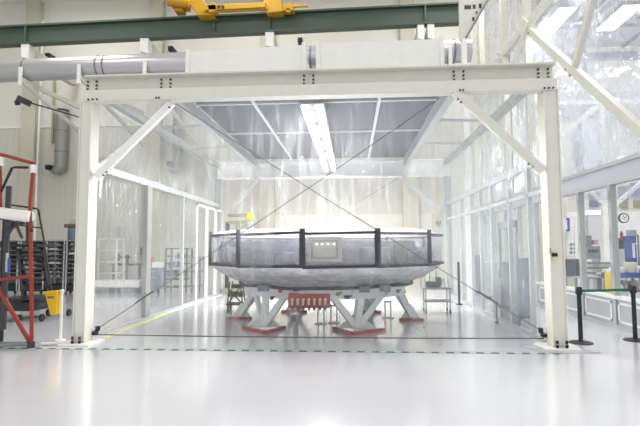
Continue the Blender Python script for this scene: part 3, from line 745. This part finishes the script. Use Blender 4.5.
for px, yy in ((22, YT-.1), (42, YT), (24, YT+.9), (46, YT+.9)):
    p = tp(px, 318); mk('caster', lambda bm: wheel(bm, (p.x, yy, .085), .085, .045, Vector((1, 0, 0))), M['black'], t, smooth=False)
mk('support_leg', BAR(tp(8, 250)+top_back, Vector((tp(12, 300).x, YT+.9, .2)), .05, .05), M['black'], t)

# yellow bin on a white post
px_, py_ = -5.28, 8.5
t = thing('marker_post', (px_, py_, 0), 'thin white post standing beside the yellow bin', 'post')
zt = at(62, 290, py_).z
mk('pole', T([(px_, py_, .02), (px_, py_, zt)], .022, 10), M['white'], t, smooth=True)
mk('cap', T([(px_, py_, zt-.05), (px_, py_, zt+.01)], .035, 10), M['white'], t)
mk('foot', T([(px_, py_, 0), (px_, py_, .02)], .09, 16), M['white'], t)
Yb = 8.42
def bp_(x, y): return at(x, y, Yb)
t = thing('yellow_bin', bp_(53, 315), 'bright yellow tapered bin hanging at the white post', 'bin')
def bin_(bm):
    tp4 = [bp_(44.5, 293), bp_(57.5, 291.8)]; bt4 = [bp_(50, 315), bp_(56, 314.5)]
    prism(bm, [tp4[0], tp4[1], bt4[1], bt4[0]], (0, .14, 0))
mk('bucket', bin_, M['binyellow'], t, bevel=.012)
mk('rim', BAR(bp_(43.2, 292.8)+Vector((0, .07, 0)), bp_(57.8, 291.4)+Vector((0, .07, 0)), .18, .035), M['binyellow'], t, bevel=.008)
for a, b in ((47.5, 49), (49.7, 51.3), (52, 53.5)):
    mk('printed_mark', PB(a, 296.3, b, 298.4, Yb-.004, .006), M['dark'], t)

# curved white sled rail by left base
tag(mk('floor_bumper', T([(-5.35, 8.05, .03), (-5.1, 8.1, .035), (-4.95, 8.28, .03), (-4.9, 8.4, .03)], .025, 8), M['white'], smooth=True), 'curved white floor tube beside the left column base', 'bumper')

# storage racks against the back, left
YK = 17.2
def rack(x0, x1, z1, lb, n=9):
    t = thing('storage_rack', ((x0+x1)/2, YK+.3, 0), lb, 'rack', 'storage racks along the left wall')
    for x_ in (x0+.02, x1-.02):
        for yy in (YK, YK+.6): mk('upright', BX(x_-.02, x_+.02, yy-.02, yy+.02, .1, z1), M['lightgrey'], t)
    zs = []
    for k in range(n):
        z = .62+k*(z1-.66)/(n-1); zs.append(z)
        mk('shelf', BX(x0, x1, YK-.02, YK+.62, z-.02, z), M['mid'], t)
    mk('base', BX(x0, x1, YK, YK+.62, .1, .34), M['black'], t)
    mk('back_panel', BX(x0, x1, YK+.63, YK+.65, .3, z1), mat('rack_back', 'A09E98', .6), t)
    for dx in (x0+.15, x1-.15): mk('caster', lambda bm: wheel(bm, (dx, YK+.1, .06), .06, .04), M['black'], t)
    return zs
x0 = at(-20, 240, YK).x; xs_ = [x0, at(20, 240, YK).x, at(46, 240, YK).x, at(66, 240, YK).x, at(84, 240, YK).x]
itm = [M['mid'], M['lightgrey'], M['alulight'], mat('part_tan', '9A8F84', .5), M['black'], mat('part_steel', 'B9B6B2', .4, .2), mat('part_white', 'D6D2CC', .5)]
rl = ['dark storage rack at the left edge behind the ladder', 'dark storage rack behind the black stairs', 'dark storage rack right of the black stairs', 'dark storage rack half hidden by the tent column']
il = ['metal part on the rack at the left edge', 'metal part on the rack behind the black stairs', 'metal part on the rack right of the stairs', 'metal part on the rack beside the tent column']
protos = []
def item_mesh(kind, m):
    def f(bm):
        if kind == 0:
            bx(bm, (0, 0, .05), (.3, .3, .1)); bx(bm, (0, -.1, .11), (.2, .12, .03))
        elif kind == 1:
            tube(bm, [(-.18, 0, .06), (.18, 0, .06)], .06, 10); bx(bm, (-.1, 0, .06), (.06, .2, .12)); bx(bm, (.12, 0, .06), (.04, .16, .12))
        elif kind == 2:
            bx(bm, (0, 0, .02), (.36, .3, .04)); bx(bm, (-.08, 0, .07), (.12, .2, .08)); bx(bm, (.1, 0, .06), (.1, .14, .05))
        else:
            tube(bm, [(0, 0, 0), (0, 0, .05), (0, 0, .06), (0, 0, .12)], [.12, .12, .07, .07], 14)
    bm = bmesh.new(); f(bm); bmesh.ops.recalc_face_normals(bm, faces=bm.faces)
    me = bpy.data.meshes.new('machine_part'); bm.to_mesh(me); bm.free(); me.materials.append(m); return me
im = [item_mesh(k % 4, itm[k % 7]) for k in range(14)]
for ri in range(4):
    zs = rack(xs_[ri]+.03, xs_[ri+1]-.03, 2.0, rl[ri])
    for z in zs:
        x = xs_[ri]+.3
        while x < xs_[ri+1]-.25:
            if random.random() < .88:
                o = bpy.data.objects.new('machine_part', random.choice(im)); col.objects.link(o)
                o.location = (x, YK+.2+random.uniform(-.03, .05), z+.001); o.scale = (random.uniform(1.1, 1.6), 1.2, random.uniform(.5, .8))
                if z == zs[-1]: o.scale = (o.scale.x, 1, .6)
                tag(o, il[ri], 'machine part', 'machine parts on the storage racks')
            x += random.uniform(.5, .62)
# blue drum with clear dome on a table behind the rack, near the column
YQ = 18.6
p = at(72, 240, YQ)
t = thing('blue_drum', (p.x, YQ, 1.9), 'blue drum with rounded grey shield beside the left tent column', 'drum')
mk('drum', T([(p.x, YQ, 1.88), (p.x, YQ, at(72, 228, YQ).z)], .17, 16), M['blue2'], t, smooth=True)
mk('shield', multi(lambda bm: tube(bm, [(p.x, YQ+.2, at(0, 227, YQ).z), (p.x, YQ+.3, at(0, 227, YQ).z)], .32, 20)), M['lightgrey'], t)
mk('brim', PB(64, 224, 76, 227.5, YQ-.1, .3), mat('brown_board', '6A5A4A', .6), t)
tag(mk('rack_table', multi(BX(p.x-.5, p.x+.6, YQ-.3, YQ+.5, 1.82, 1.88), *[BX(p.x+dx-.03, p.x+dx+.03, YQ+dy-.03, YQ+dy+.03, 0, 1.82) for dx in (-.45, .55) for dy in (-.25, .45)]), M['dark']), 'tall dark table carrying the blue drum behind the racks', 'table')

# things beyond the left partition
def cart(name, px0, px1, pyt, Y, lb, cat, m, shelves=3, items=None, ht=None, depth=.6):
    a = at(px0, pyt, Y); b = at(px1, pyt, Y); zt_ = a.z if ht is None else ht
    t = thing(name, ((a.x+b.x)/2, Y+depth/2, 0), lb, cat)
    for x_ in (a.x, b.x):
        for yy in (Y, Y+depth):
            l = mk('leg', BX(x_-.03, x_+.03, yy-.03, yy+.03, .1, zt_), m, t); mk('caster', lambda bm: wheel(bm, (x_, yy, .05), .05, .04), M['black'], l)
    for k in range(shelves):
        z = .2+(zt_-.22)*k/(shelves-1); mk('shelf', BX(a.x, b.x, Y, Y+depth, z-.02, z+.02), m, t)
    return t, a.x, b.x, zt_
cart('shelf_trolley', 99, 117, 238.5, 18.8, 'tall white shelf trolley behind the white covered crate', 'trolley', M['white'], 5)
t18 = [(102, 250), (110, 250), (103, 260), (111, 260), (105, 271)]
a = at(99, 0, 17.6).x; b = at(146, 0, 17.6).x
t = thing('covered_crate', ((a+b)/2, 18, 0), 'long white covered crate beyond the left film wall', 'crate')
mk('cover', BX(a, b, 17.6, 18.5, .2, at(120, 281, 17.6).z), M['white'], t, bevel=.05)
mk('skid', multi(BX(a+.2, a+.7, 17.65, 18.4, 0, .2), BX(b-.7, b-.2, 17.65, 18.4, 0, .2), BX(a+.9, b-.9, 17.7, 18.4, .0, .2)), M['mid'], t)
a = at(119, 0, 19.8).x; b = at(146, 0, 19.8).x
t = thing('workbench', ((a+b)/2, 20.0, 0), 'dark workbench with upright fixtures behind the covered crate', 'workbench')
mk('top', BX(a, b, 19.8, 20.4, .95, 1.02), M['dark'], t)
for x_ in (a+.05, b-.05, (a+b)/2): mk('leg', BX(x_-.04, x_+.04, 19.85, 19.95, 0, .95), M['dark'], t)
mk('fixture', multi(BX(a+.1, a+.2, 20.0, 20.1, 1.02, 1.45), BX(a+.5, a+.6, 20.0, 20.1, 1.02, 1.4), BX(a, a+.7, 20.0, 20.1, 1.25, 1.33)), M['black'], t)
a = at(151, 0, 17.4).x; b = at(165, 0, 17.4).x
t = thing('tool_cart', ((a+b)/2, 17.7, 0), 'blue grey tool cart with orange top beyond the film wall', 'cart')
mk('body', BX(a, b, 17.4, 18, .16, .95), M['blue2'], t, bevel=.02)
for k in range(3): dr_ = mk('drawer', BX(a+.03, b-.03, 17.37, 17.4, .24+k*.23, .42+k*.23), M['blue2'], t); mk('handle', BX(a+.1, b-.1, 17.34, 17.37, .35+k*.23, .37+k*.23), M['alu'], dr_)
for x_ in (a+.06, b-.06): mk('caster', lambda bm: wheel(bm, (x_, 17.5, .08), .08, .05), M['black'], t)
mk('orange_box', BX(a, a+.22, 17.45, 17.7, .95, 1.35), M['orange'], t, bevel=.02)
mk('white_tray', BX(a+.24, b, 17.45, 17.8, .95, 1.15), M['white'], t)
t, a, b, zt_ = cart('open_rack', 166, 187, 248, 17.9, 'tall dark open rack on casters beyond the left film wall', 'rack', M['dark'], 6)
for k, (fx, z, m) in enumerate(((.25, .62, 'blue2'), (.7, .62, 'mid'), (.3, .95, 'blue2'), (.6, 1.27, 'mid'))):
    x_ = a+(b-a)*fx
    tag(mk('storage_box', BX(x_-.15, x_+.15, 17.95, 18.35, z-.02, z+.22), M[m], bevel=.01), ['blue box low at the left on the open rack', 'grey box low at the right on the open rack', 'blue box midway up on the open rack', 'grey box high on the open rack'][k], 'box')
t, a, b, zt_ = cart('small_trolley', 192, 200, 257, 18.4, 'small dark trolley right of the tall open rack', 'trolley', M['mid'], 3)
tag(mk('wall_cabinet', PB(139.5, 247, 144, 255, YB-.2, .18), M['mid'], bevel=.01), 'small grey cabinet on the wall above the workbench', 'cabinet')
tag(mk('wall_cabinet', PB(116, 226, 118, 234, YB-.2, .18), M['lightgrey'], bevel=.01), 'tiny pale cabinet on the wall above the shelf trolley', 'cabinet')

# ================================================================ RIGHT SIDE: ANNEX
XA = 5.36
an = thing('annex_partition', (XA, 13, 0), 'white framed window partition receding along the right side', 'partition')
mk('header', multi(BX(XA-.05, XA+.05, 8.2, 21, 2.98, 3.3)), mat('lavender_header', 'BEBEC8', .5), an)
mk('header_rail', multi(BX(XA-.09, XA+.09, 8.2, 21, 3.3, 3.38), BX(XA-.08, XA+.08, 8.2, 21, 2.92, 2.98)), M['alupaint'], an)
mk('sill', BX(XA-.07, XA+.07, 8.2, 21, .6, .67), M['alulight'], an)
mk('base_rail', BX(XA-.06, XA+.06, 8.2, 21, 0, .08), M['alupaint'], an)
my0 = onx(614.5, 250, XA).y; mst = onx(582.5, 250, XA).y-my0
mys = [my0+mst*k for k in range(-1, 9)]
for y in mys: mk('mullion', BX(XA-.06, XA+.06, y-.055, y+.055, .08, 3.0), M['alupaint'], an)
for y0, y1 in zip(mys, mys[1:]):
    k = mk('knee_panel', BX(XA-.03, XA+.03, y0+.07, y1-.07, .08, .6), M['lightgrey'], an)
    mk('panel_frame', multi(BX(XA-.05, XA-.03, y0+.12, y1-.12, .14, .18), BX(XA-.05, XA-.03, y0+.12, y1-.12, .5, .54), BX(XA-.05, XA-.03, y0+.12, y0+.17, .14, .54), BX(XA-.05, XA-.03, y1-.17, y1-.12, .14, .54)), M['alulight'], k)
    mk('window_pane', BX(XA-.004, XA+.004, y0+.07, y1-.07, .67, 2.92), M['pane'], an)
# annex upper frame
fr = thing('bracing_structure', (XA, 13, 3.38), 'tall cream bolted frame with diagonal braces above the right partition', 'frame')
def q(px, py): return onx(px, py, XA)
for y in (14.5, 16.65, 19.5, 20.9): mk('post', BX(XA-.1, XA+.1, y-.1, y+.1, 3.38, 11.5), M['paint'], fr)
mk('roof_edge_beam', BAR((XA, 8.0, 8.36), (XA, 20.9, 8.36), .16, .2), M['paint'], fr)
br = mk('diagonal_brace', BAR(q(526, 27), (XA, 8.9, 3.6), .14, .2), M['paint'], fr)
for p in (q(528, 29), q(531, 33), q(568, 70), q(573, 75), q(524, 24)): mk('bolt', T([p+Vector((-.09, 0, 0)), p+Vector((-.06, 0, 0))], .035, 6), M['pallet'], br)
mk('diagonal_brace', BAR(q(573, 73), (XA, 9.6, 8.3), .12, .17), M['paint'], fr)
mk('gusset', B((XA-.02, 14.5, 8.3), (.24, .5, .5), Matrix.Rotation(R(45), 3, 'X')), M['paint'], fr)
mk('diagonal_brace', BAR((XA, 14.5, 8.3), (XA, 16.65, 7.4), .1, .14), M['paint'], fr)
# rear frontal truss of the annex
YA = 16.6
def ar(px, py): return at(px, py, YA)
tr = thing('annex_rear_truss', (9.5, YA, 3), 'white truss across the rear of the right annex behind film', 'truss')
mk('chord', BAR(ar(552, 103.5), ar(668, 101), .12, .13), M['alulight'], tr)
mk('chord', BAR(ar(530, 58), ar(668, 55), .12, .25), M['lightgrey'], tr)
mk('post', BAR(ar(601, 102), ar(606, 260), .16, .16), M['white'], tr)
mk('brace', BAR(ar(598, 106), ar(553, 142), .1, .14), M['white'], tr)
mk('brace', BAR(ar(607, 106), ar(655, 153), .1, .14), M['white'], tr)
mk('post', BX(5.5, 5.66, YA-.08, YA+.08, 0, 8.4), M['white'], tr)
mk('post', BX(13.9, 14.1, YA-.08, YA+.08, 0, 8.4), M['white'], tr)
mk('brace', BAR(ar(585, 187), ar(607, 207), .1, .12), M['white'], tr)
mk('brace', BAR(ar(662, 165), ar(615, 205), .1, .12), M['white'], tr)
# annex roof with lights
rf = thing('annex_roof', (9.7, 12.4, 8.5), 'pale panelled roof of the right annex with bright lamps', 'roof')
mk('roof_panel', BX(XA+.5, 14.2, 7.2, YA+.1, 8.52, 8.6), M['alulight'], rf)
for x_ in (7.3, 9.3, 11.3): mk('grid_bar', BX(x_-.04, x_+.04, 7.2, YA, 8.44, 8.52), M['lightgrey'], rf)
for y in (9, 11, 13, 15): mk('grid_bar', BX(XA+.5, 14.2, y-.04, y+.04, 8.46, 8.52), M['lightgrey'], rf)
mk('vent_panel', BX(6.55, 7.1, 13.2, 14.6, 8.49, 8.52), M['ceilpanel'], rf); mk('vent_panel', BX(8.6, 9.1, 13.2, 14.6, 8.49, 8.52), M['ceilpanel'], rf)
M['lamp2'] = emis('annex_lamp', 'FFFFFF', 5.0)
for i, (x0_, x1_, y0_, y1_, lb) in enumerate(((5.95, 6.4, 13.6, 15.1, 'left bright ceiling lamp of the annex, upper right'), (7.7, 8.2, 13.6, 15.1, 'right bright ceiling lamp of the annex, upper right'), (5.95, 6.4, 10.4, 11.9, 'nearer ceiling lamp of the annex above the brace'), (9.7, 10.2, 13.6, 15.1, 'farthest right ceiling lamp of the annex'))):
    t = thing('ceiling_lamp', ((x0_+x1_)/2, (y0_+y1_)/2, 8.38), lb, 'lamp', 'annex ceiling lamps')
    mk('lamp_frame', multi(BX(x0_-.04, x1_+.04, y0_-.04, y1_+.04, 8.42, 8.46)), M['white'], t)
    mk('diffuser', BX(x0_, x1_, y0_, y1_, 8.39, 8.42), M['lamp2'], t)
    la = area('annex_light', (0, 0, -.06), .5, 1.5, ANX); la.parent = t
t = thing('added_fill_lamp', (9.2, 19, 7.5), 'wide added fill lamp hanging high behind the annex rear truss', 'lamp')  # added lamp and housing, put in to brighten the annex back wall
mk('housing', BX(7.2, 11.2, 18.6, 19.6, 7.56, 7.66), M['white'], t); mk('hanger', BX(9.15, 9.25, 19, 19.1, 7.66, 13.6), M['mid'], t)
la = area('annex_light', (0, 0, 0), 4, 1, 260); la.parent = t  # light of the added fill lamp
# films of the annex
tag(sheet('plastic_curtain', (XA+.28, 8.0, 3.4), (XA+.28, 21.0, 3.4), (XA+.28, 8.0, 12.5), 110, 70, M['film_annex'], .12, .012, 1.1, 6), 'tall milky wrinkled plastic sheet over the right annex side', 'curtain')
tag(sheet('plastic_curtain', (5.7, YA-.14, 3.2), (13.9, YA-.14, 3.2), (5.7, YA-.14, 8.4), 60, 40, M['film_annex'], .07, .03, 2.5, 7), 'wrinkled plastic sheet hanging on the annex rear truss', 'curtain')
# tapered bracket and post behind the beam top right
t = thing('roof_bracket', at(465, 60, 15.9), 'cream tapered roof bracket with dark slots above the tent right rear', 'bracket')
Yk = 15.9
def kp(x, y): return at(x, y, Yk)
bo = mk('bracket_plate', lambda bm: prism(bm, [kp(459, -14), kp(496, -14), kp(487, 0), kp(466.5, 36), kp(460, 41)], (0, .14, 0)), M['paint'], t, bevel=.01)
for s in ((464.5, 5, 471, 9), (473, 4.5, 475.5, 8.5), (479, 3.5, 481.5, 8), (472.5, 17, 474.5, 20.5), (476, 11, 477.5, 13.5)): mk('slot', PB(*s, Yk-.02, .03), M['dark'], bo)
mk('edge_strip', BAR(kp(488, 0), kp(466.5, 37), .2, .06), M['mid'], t)
xk = kp(464.5, 50).x
mk('post', BX(xk-.08, xk+.08, Yk, Yk+.16, .0, kp(465, 38).z), M['white'], t)

# things in the annex, seen through its windows
def ap(px, py, Y): return at(px, py, Y)
# whiteboard
Yw = 19.6
t = thing('whiteboard', ap(597, 246, Yw), 'large blank whiteboard behind the annex window', 'whiteboard')
mk('board', PB(587.5, 216, 610.5, 244, Yw, .04), M['board'], t); mk('frame', multi(PB(587, 215, 611, 216, Yw-.02, .06), PB(587, 244, 611, 245, Yw-.04, .08), PB(587, 215, 587.8, 245, Yw-.02, .06), PB(610.2, 215, 611, 245, Yw-.02, .06)), M['lightgrey'], t)
tag(mk('annex_wall_panel', PB(560, 211, 672, 262, YB-.08, .06), M['board']), 'white lower wall lining at the back of the annex', 'wall panel')
tag(mk('wall_lamp', multi(PB(587.5, 210.5, 610, 214.5, Yw-.1, .15)), emis('lit_lamp', 'FFFFFF', 1.2)), 'long lit lamp directly above the whiteboard', 'lamp')
# clock
Yc = 19.4; pc = ap(624, 218, Yc)
t = thing('wall_clock', pc, 'round wall clock with black rim at the right edge', 'clock')
mk('rim', lambda bm: tube(bm, [pc, pc+Vector((0, .06, 0))], .2, 32), M['black'], t); mk('face', lambda bm: tube(bm, [pc+Vector((0, -.006, 0)), pc+Vector((0, .03, 0))], .155, 32), M['white'], t)
mk('hand', BAR(pc+Vector((0, -.012, 0)), pc+Vector((.07, -.012, .03)), .008, .012), M['black'], t); mk('hand', BAR(pc+Vector((0, -.012, 0)), pc+Vector((-.03, -.012, .1)), .008, .01), M['black'], t)
# bracket shaped blue sign
Yz = 16.2
t = thing('wall_sign', ap(566, 225, Yz), 'white sign with a blue bracket mark beside the right tent column', 'sign')
mk('plate', PB(563.5, 217.5, 569.8, 232.5, Yz, .03), M['board'], t); mk('blue_mark', multi(PB(566, 218, 569.5, 219.3, Yz-.02, .02), PB(568, 218, 569.5, 231, Yz-.02, .02), PB(566, 229.8, 569.5, 231.2, Yz-.02, .02)), M['blue'], t)
mk('post', BX(ap(565.5, 0, Yz+.1).x-.04, ap(565.5, 0, Yz+.1).x+.04, Yz+.04, Yz+.1, 0, ap(565, 217, Yz).z), M['white'], t)
# electrical panel
Ye = 19
t = thing('electrical_panel', ap(574, 256, Ye), 'white electrical panel with rows of round sockets, left annex window', 'panel')
mk('box', multi(PB(568, 241, 582, 256, Ye, .15)), M['white'], t, bevel=.01)
for i in range(3):
    for j in range(3):
        p = ap(571+i*4, 244.5+j*4, Ye); mk('socket', T([p+Vector((0, -.02, 0)), p], .05, 10), M['black'] if (i, j) == (1, 0) else M['mid'], t)
mk('post', BX(ap(575, 0, Ye).x-.05, ap(575, 0, Ye).x+.05, Ye+.02, Ye+.12, 0, ap(575, 256, Ye).z), M['white'], t)
# big monitors on bench
Ym = 15.0
t = thing('bench', ap(574, 275, Ym), 'grey bench under the dark monitor beside the right column', 'bench')
t.location.z = 0
zb = ap(574, 276, Ym).z; xa, xb = ap(560, 0, Ym).x, ap(585, 0, Ym).x
mk('top', BX(xa, xb, Ym-.2, Ym+.6, zb-.05, zb), M['lightgrey'], t)
for x_ in (xa+.06, xb-.06):
    for yy in (Ym-.14, Ym+.54): mk('leg', BX(x_-.03, x_+.03, yy-.03, yy+.03, 0, zb-.05), M['mid'], t)
t = thing('monitor', ap(573, 276, Ym), 'dark bulky monitor with bluish screen in the left annex window', 'monitor')
mk('case', PB(566.5, 259, 581.5, 275.9, Ym, .4), M['dark'], t, bevel=.02); mk('screen', PB(568, 261, 574, 273, Ym-.01, .02), M['screen'], t)
# instruments rack under whiteboard
Yi = 17.6
t = thing('instrument_rack', ap(598, 290, Yi), 'grey instrument rack with panels below the whiteboard', 'rack'); t.location.z = 0
xa, xb = ap(587, 0, Yi).x, ap(612, 0, Yi).x
mk('cabinet', BX(xa, xb, Yi, Yi+.5, .0, ap(0, 246, Yi).z-.2), M['lightgrey'], t)
mk('panel', multi(PB(587, 246, 600, 259, Yi-.03, .05)), M['mid'], t); mk('frame', multi(PB(601, 244, 609.5, 262, Yi-.04, .06)), M['white'], t)
mk('grille', PB(602.5, 247, 608, 253.5, Yi-.06, .03), M['mid'], t); mk('grille', PB(602.5, 255.5, 608, 260, Yi-.06, .03), M['mid'], t)
mk('dial', multi(*[T([ap(589.5+k*3.5, 251, Yi-.05), ap(589.5+k*3.5, 251, Yi-.02)], .06, 8) for k in range(3)]), M['black'], t)
mk('shelf_front', multi(*[PB(588, 262+k*5, 612, 264+k*5, Yi-.03, .05) for k in range(4)]), M['mid'], t)
tag(mk('top_box', PB(588, 235.5, 591.5, 249, Yi+.1, .2), M['mid']), 'small grey box on the instrument rack, left', 'box')
tag(mk('top_box', PB(594, 240, 598, 244.5, Yi+.1, .2), mat('pink_box', 'C99AA0', .5)), 'small pinkish box on the instrument rack', 'box')
# blue covered table
Yt = 14.4
zt = ap(0, 274, Yt).z
xa, xb = ap(597, 0, Yt).x, ap(634, 0, Yt).x
t = thing('work_table', ((xa+xb)/2, Yt+.3, 0), 'work table with blue cloth edge behind the yellow bollard', 'table')
mk('top', BX(xa, xb, Yt, Yt+.8, zt-.05, zt), M['white'], t)
mk('blue_cloth', BX(xa-.01, xb+.01, Yt-.02, Yt+.5, zt-.12, zt+.02), M['blue'], t, bevel=.01)
for x_ in (xa+.06, xb-.06):
    for yy in (Yt+.08, Yt+.7): mk('leg', BX(x_-.03, x_+.03, yy-.03, yy+.03, 0, zt-.05), M['mid'], t)
mk('lower_shelf', BX(xa+.05, xb-.05, Yt+.1, Yt+.7, .35, .39), M['mid'], t)
for k in range(7):
    x_ = xa+.15+k*(xb-xa-.3)/6; h = random.uniform(.12, .3)
    tag(mk('machine_part', multi(B((x_, Yt+.4, .391+h/2), (.14, .3, h)), B((x_, Yt+.22, .391+h*.35), (.08, .08, h*.5))), itm[k % 7]), 'grey part on the lower shelf of the blue clothed table', 'machine part', 'parts under the blue clothed table')
for k, (px, w2, h, m) in enumerate(((601, .25, .1, 'white'), (609, .3, .16, 'board'), (622, .22, .3, 'beige'), (627, .18, .2, 'white'), (631, .2, .12, 'blue'))):
    x_ = ap(px, 0, Yt).x
    tag(mk('table_box', B((x_, Yt+.3, zt+.02+h/2), (w2, .3, h)), M[m], bevel=.015), ['flat white box at the left on the blue clothed table', 'white box right of the flat one on the clothed table', 'beige box, the tallest on the blue clothed table', 'white box just right of the beige table box', 'blue box at the right end of the clothed table'][k], 'box')
# bollard
p = Vector((ap(595, 0, 13.2).x, 13.2, 0))
t = thing('bollard', p, 'yellow bollard behind the green belt barrier', 'bollard')
mk('post', T([(p.x, p.y, 0), (p.x, p.y, ap(0, 275, 13.2).z), (p.x, p.y, ap(0, 272.5, 13.2).z), (p.x, p.y, ap(0, 271.5, 13.2).z)], [.085, .085, .06, .02], 16), M['bollard'], t, smooth=True)
mk('base_ring', T([(p.x, p.y, 0), (p.x, p.y, .04)], .13, 16), M['bollard'], t)
# blue banners and posters on the right
Yp = 18.4
t = thing('poster_board', ap(632, 262, Yp), 'blue poster board under the wall clock', 'poster board'); t.location.z = 0
mk('board', PB(625, 236, 636, 262, Yp, .05), M['blue'], t); mk('picture', PB(627, 230, 636.5, 236, Yp-.01, .04), mat('poster_grey', '8FA0B0', .5), t)
mk('print', multi(PB(633, 243, 634.6, 258, Yp-.02, .02), PB(633, 243, 638, 244.4, Yp-.02, .02)), M['board'], t)
mk('leg', multi(BX(ap(626, 0, Yp).x, ap(626, 0, Yp).x+.05, Yp+.05, Yp+.1, 0, 2.1), BX(ap(635, 0, Yp).x, ap(635, 0, Yp).x+.05, Yp+.05, Yp+.1, 0, 2.1)), M['mid'], t)
tag(mk('fire_extinguisher', multi(lambda bm: tube(bm, [ap(621.5, 240, Yp), ap(621.5, 232.5, Yp)], .05, 12), lambda bm: tube(bm, [ap(621.5, 232.5, Yp), ap(621.5, 231, Yp)], .025, 8)), M['red']), 'slim red cylinder left of the blue poster board', 'cylinder')
tag(mk('person_rack', multi(PB(620, 242, 625, 291, Yp+.1, .2), PB(619, 238, 623, 243, Yp+.1, .15)), M['dark']), 'dark upright equipment left of the blue poster board', 'equipment')
bpy.data.objects['person_rack'].name = 'equipment_stack'
# coloured display seen high through windows
for k, (x0_, y0_, x1_, y1_, m, lb) in enumerate(((600, 192, 606, 205, 'blue', 'blue banner left in the upper annex window'), (590, 193, 598, 207, 'blue2', 'slate banner in the upper annex window'), (619, 186, 629, 200, 'blue2', 'slate banner right in the upper annex window'), (631, 183, 640, 196, 'blue', 'blue banner at the right edge of the window'), (620, 201, 628, 208, 'beige2', 'tan notice below the slate banner'), (634, 197, 642, 207, 'pallet', 'olive notice at the right edge'))):
    tag(mk('banner', PB(x0_, y0_, x1_, y1_, YB-.05, .05), M[m]), lb, 'banner', 'banners on the annex back wall')
# tall grey machine seen through upper film
tag(mk('air_handler', multi(PB(584, 118, 597, 170, YB-.7, .68), PB(587, 105, 590, 118, YB-.6, .6), PB(581, 128, 584, 160, YB-.6, .58)), mat('air_unit_grey', 'A3ABB6', .5), bevel=.03), 'tall blue grey air unit high on the wall behind annex film', 'air unit')
# cabinets seen through right tent film
for k, (px0, px1, pyt, Y, m, lb) in enumerate(((499, 515, 262, 13.5, 'mid', 'wide grey cabinet behind the right tent film'), (470, 480, 255, 17.5, 'mid', 'tall narrow grey cabinet behind the right tent film, farthest'), (519, 530, 258, 11.6, 'blue2', 'slate cabinet behind the film door'), (484, 494, 262, 16.2, 'lightgrey', 'pale cabinet between the wide and the narrow grey ones'))):
    a = at(px0, pyt, Y); b = at(px1, pyt, Y)
    a = Vector((min(a.x, 5.0-(b.x-a.x)), Y, a.z)) if b.x > 5.1 and a.x < 5.4 else a
    wd = (at(px1, pyt, Y).x-at(px0, pyt, Y).x)
    t = thing('cabinet', (a.x+wd/2, Y+.2, 0), lb, 'cabinet', 'cabinets between tent and annex')
    mk('body', BX(a.x, a.x+wd, Y, Y+.4, .05, a.z), M[m], t, bevel=.01)
    mk('plinth', BX(a.x+.03, a.x+wd-.03, Y+.03, Y+.38, 0, .05), M['dark'], t)
    d_ = mk('door', BX(a.x+.03, a.x+wd-.03, Y-.02, Y, .1, a.z-.05), M[m], t); mk('handle', BX(a.x+.06, a.x+.09, Y-.04, Y-.02, a.z*.5, a.z*.65), M['alu'], d_)
p = at(459, 290, 14.3)
tag(mk('signal_post', multi(BX(p.x-.03, p.x+.03, 14.28, 14.34, .0, at(460, 262, 14.3).z), BX(p.x-.08, p.x+.08, 14.23, 14.39, 0, .03)), M['dark']), 'slim dark post inside the tent at the right rear', 'post')
# small floor prop in the tent at right
p = onz(497, 323)
tag(mk('stay_post', multi(T([p, p+Vector((0, 0, .42))], .016, 8), T([p, p+Vector((0, 0, .03))], .045, 12)), M['mid']), 'short thin stay under the front cable at right', 'post')

# belt barrier
def stanchion(px, py, lb):
    p = onz(px, py)
    t = thing('stanchion', p, lb, 'stanchion', 'belt barrier posts')
    mk('base', T([p, p+Vector((0, 0, .012)), p+Vector((0, 0, .03)), p+Vector((0, 0, .045))], [.19, .19, .14, .05], 28), M['black'], t, smooth=True)
    mk('pole', T([p+Vector((0, 0, .03)), p+Vector((0, 0, .86))], .036, 16), M['black'], t, smooth=True)
    mk('head', T([p+Vector((0, 0, .83)), p+Vector((0, 0, .94)), p+Vector((0, 0, .96))], [.055, .055, .04], 16), M['black'], t, smooth=True)
    return p
s1 = stanchion(581, 343, 'left black belt post beside the right tent column'); s2 = stanchion(635.5, 340.5, 'right black belt post at the right edge')
tag(mk('barrier_belt', lambda bm: bar(bm, s1+Vector((.05, 0, .89)), s2+Vector((-.05, 0, .89)), .008, .045), M['belt']), 'green belt stretched between the two black posts', 'belt')

# labels on the right column
lbp = mk('column_label', PB(552, 253, 557.6, 256.6, YF-.03, .01), M['black']); tag(lbp, 'small black label on the right tent column', 'label')
tag(mk('column_label', PB(552.5, 257.5, 557, 260.5, YF-.03, .01), mat('pale_yellow', 'D8D2A8', .6)), 'small pale yellow label under the black label', 'label')
tag(mk('column_hook', PB(550.3, 248, 551, 254, YF-.04, .03), M['pallet']), 'tiny dark hook beside the black column label', 'hook')
# steel plate at right base
t = thing('threshold_plate', (3.35, 8.0, 0), 'thin steel plate on the floor by the right column base', 'plate')
mk('plate', lambda bm: prism(bm, [Vector((2.78, 8.35, .001)), Vector((3.0, 7.82, .001)), Vector((3.85, 7.88, .001)), Vector((3.8, 8.0, .001))], (0, 0, .012)), M['lightgrey'], t)
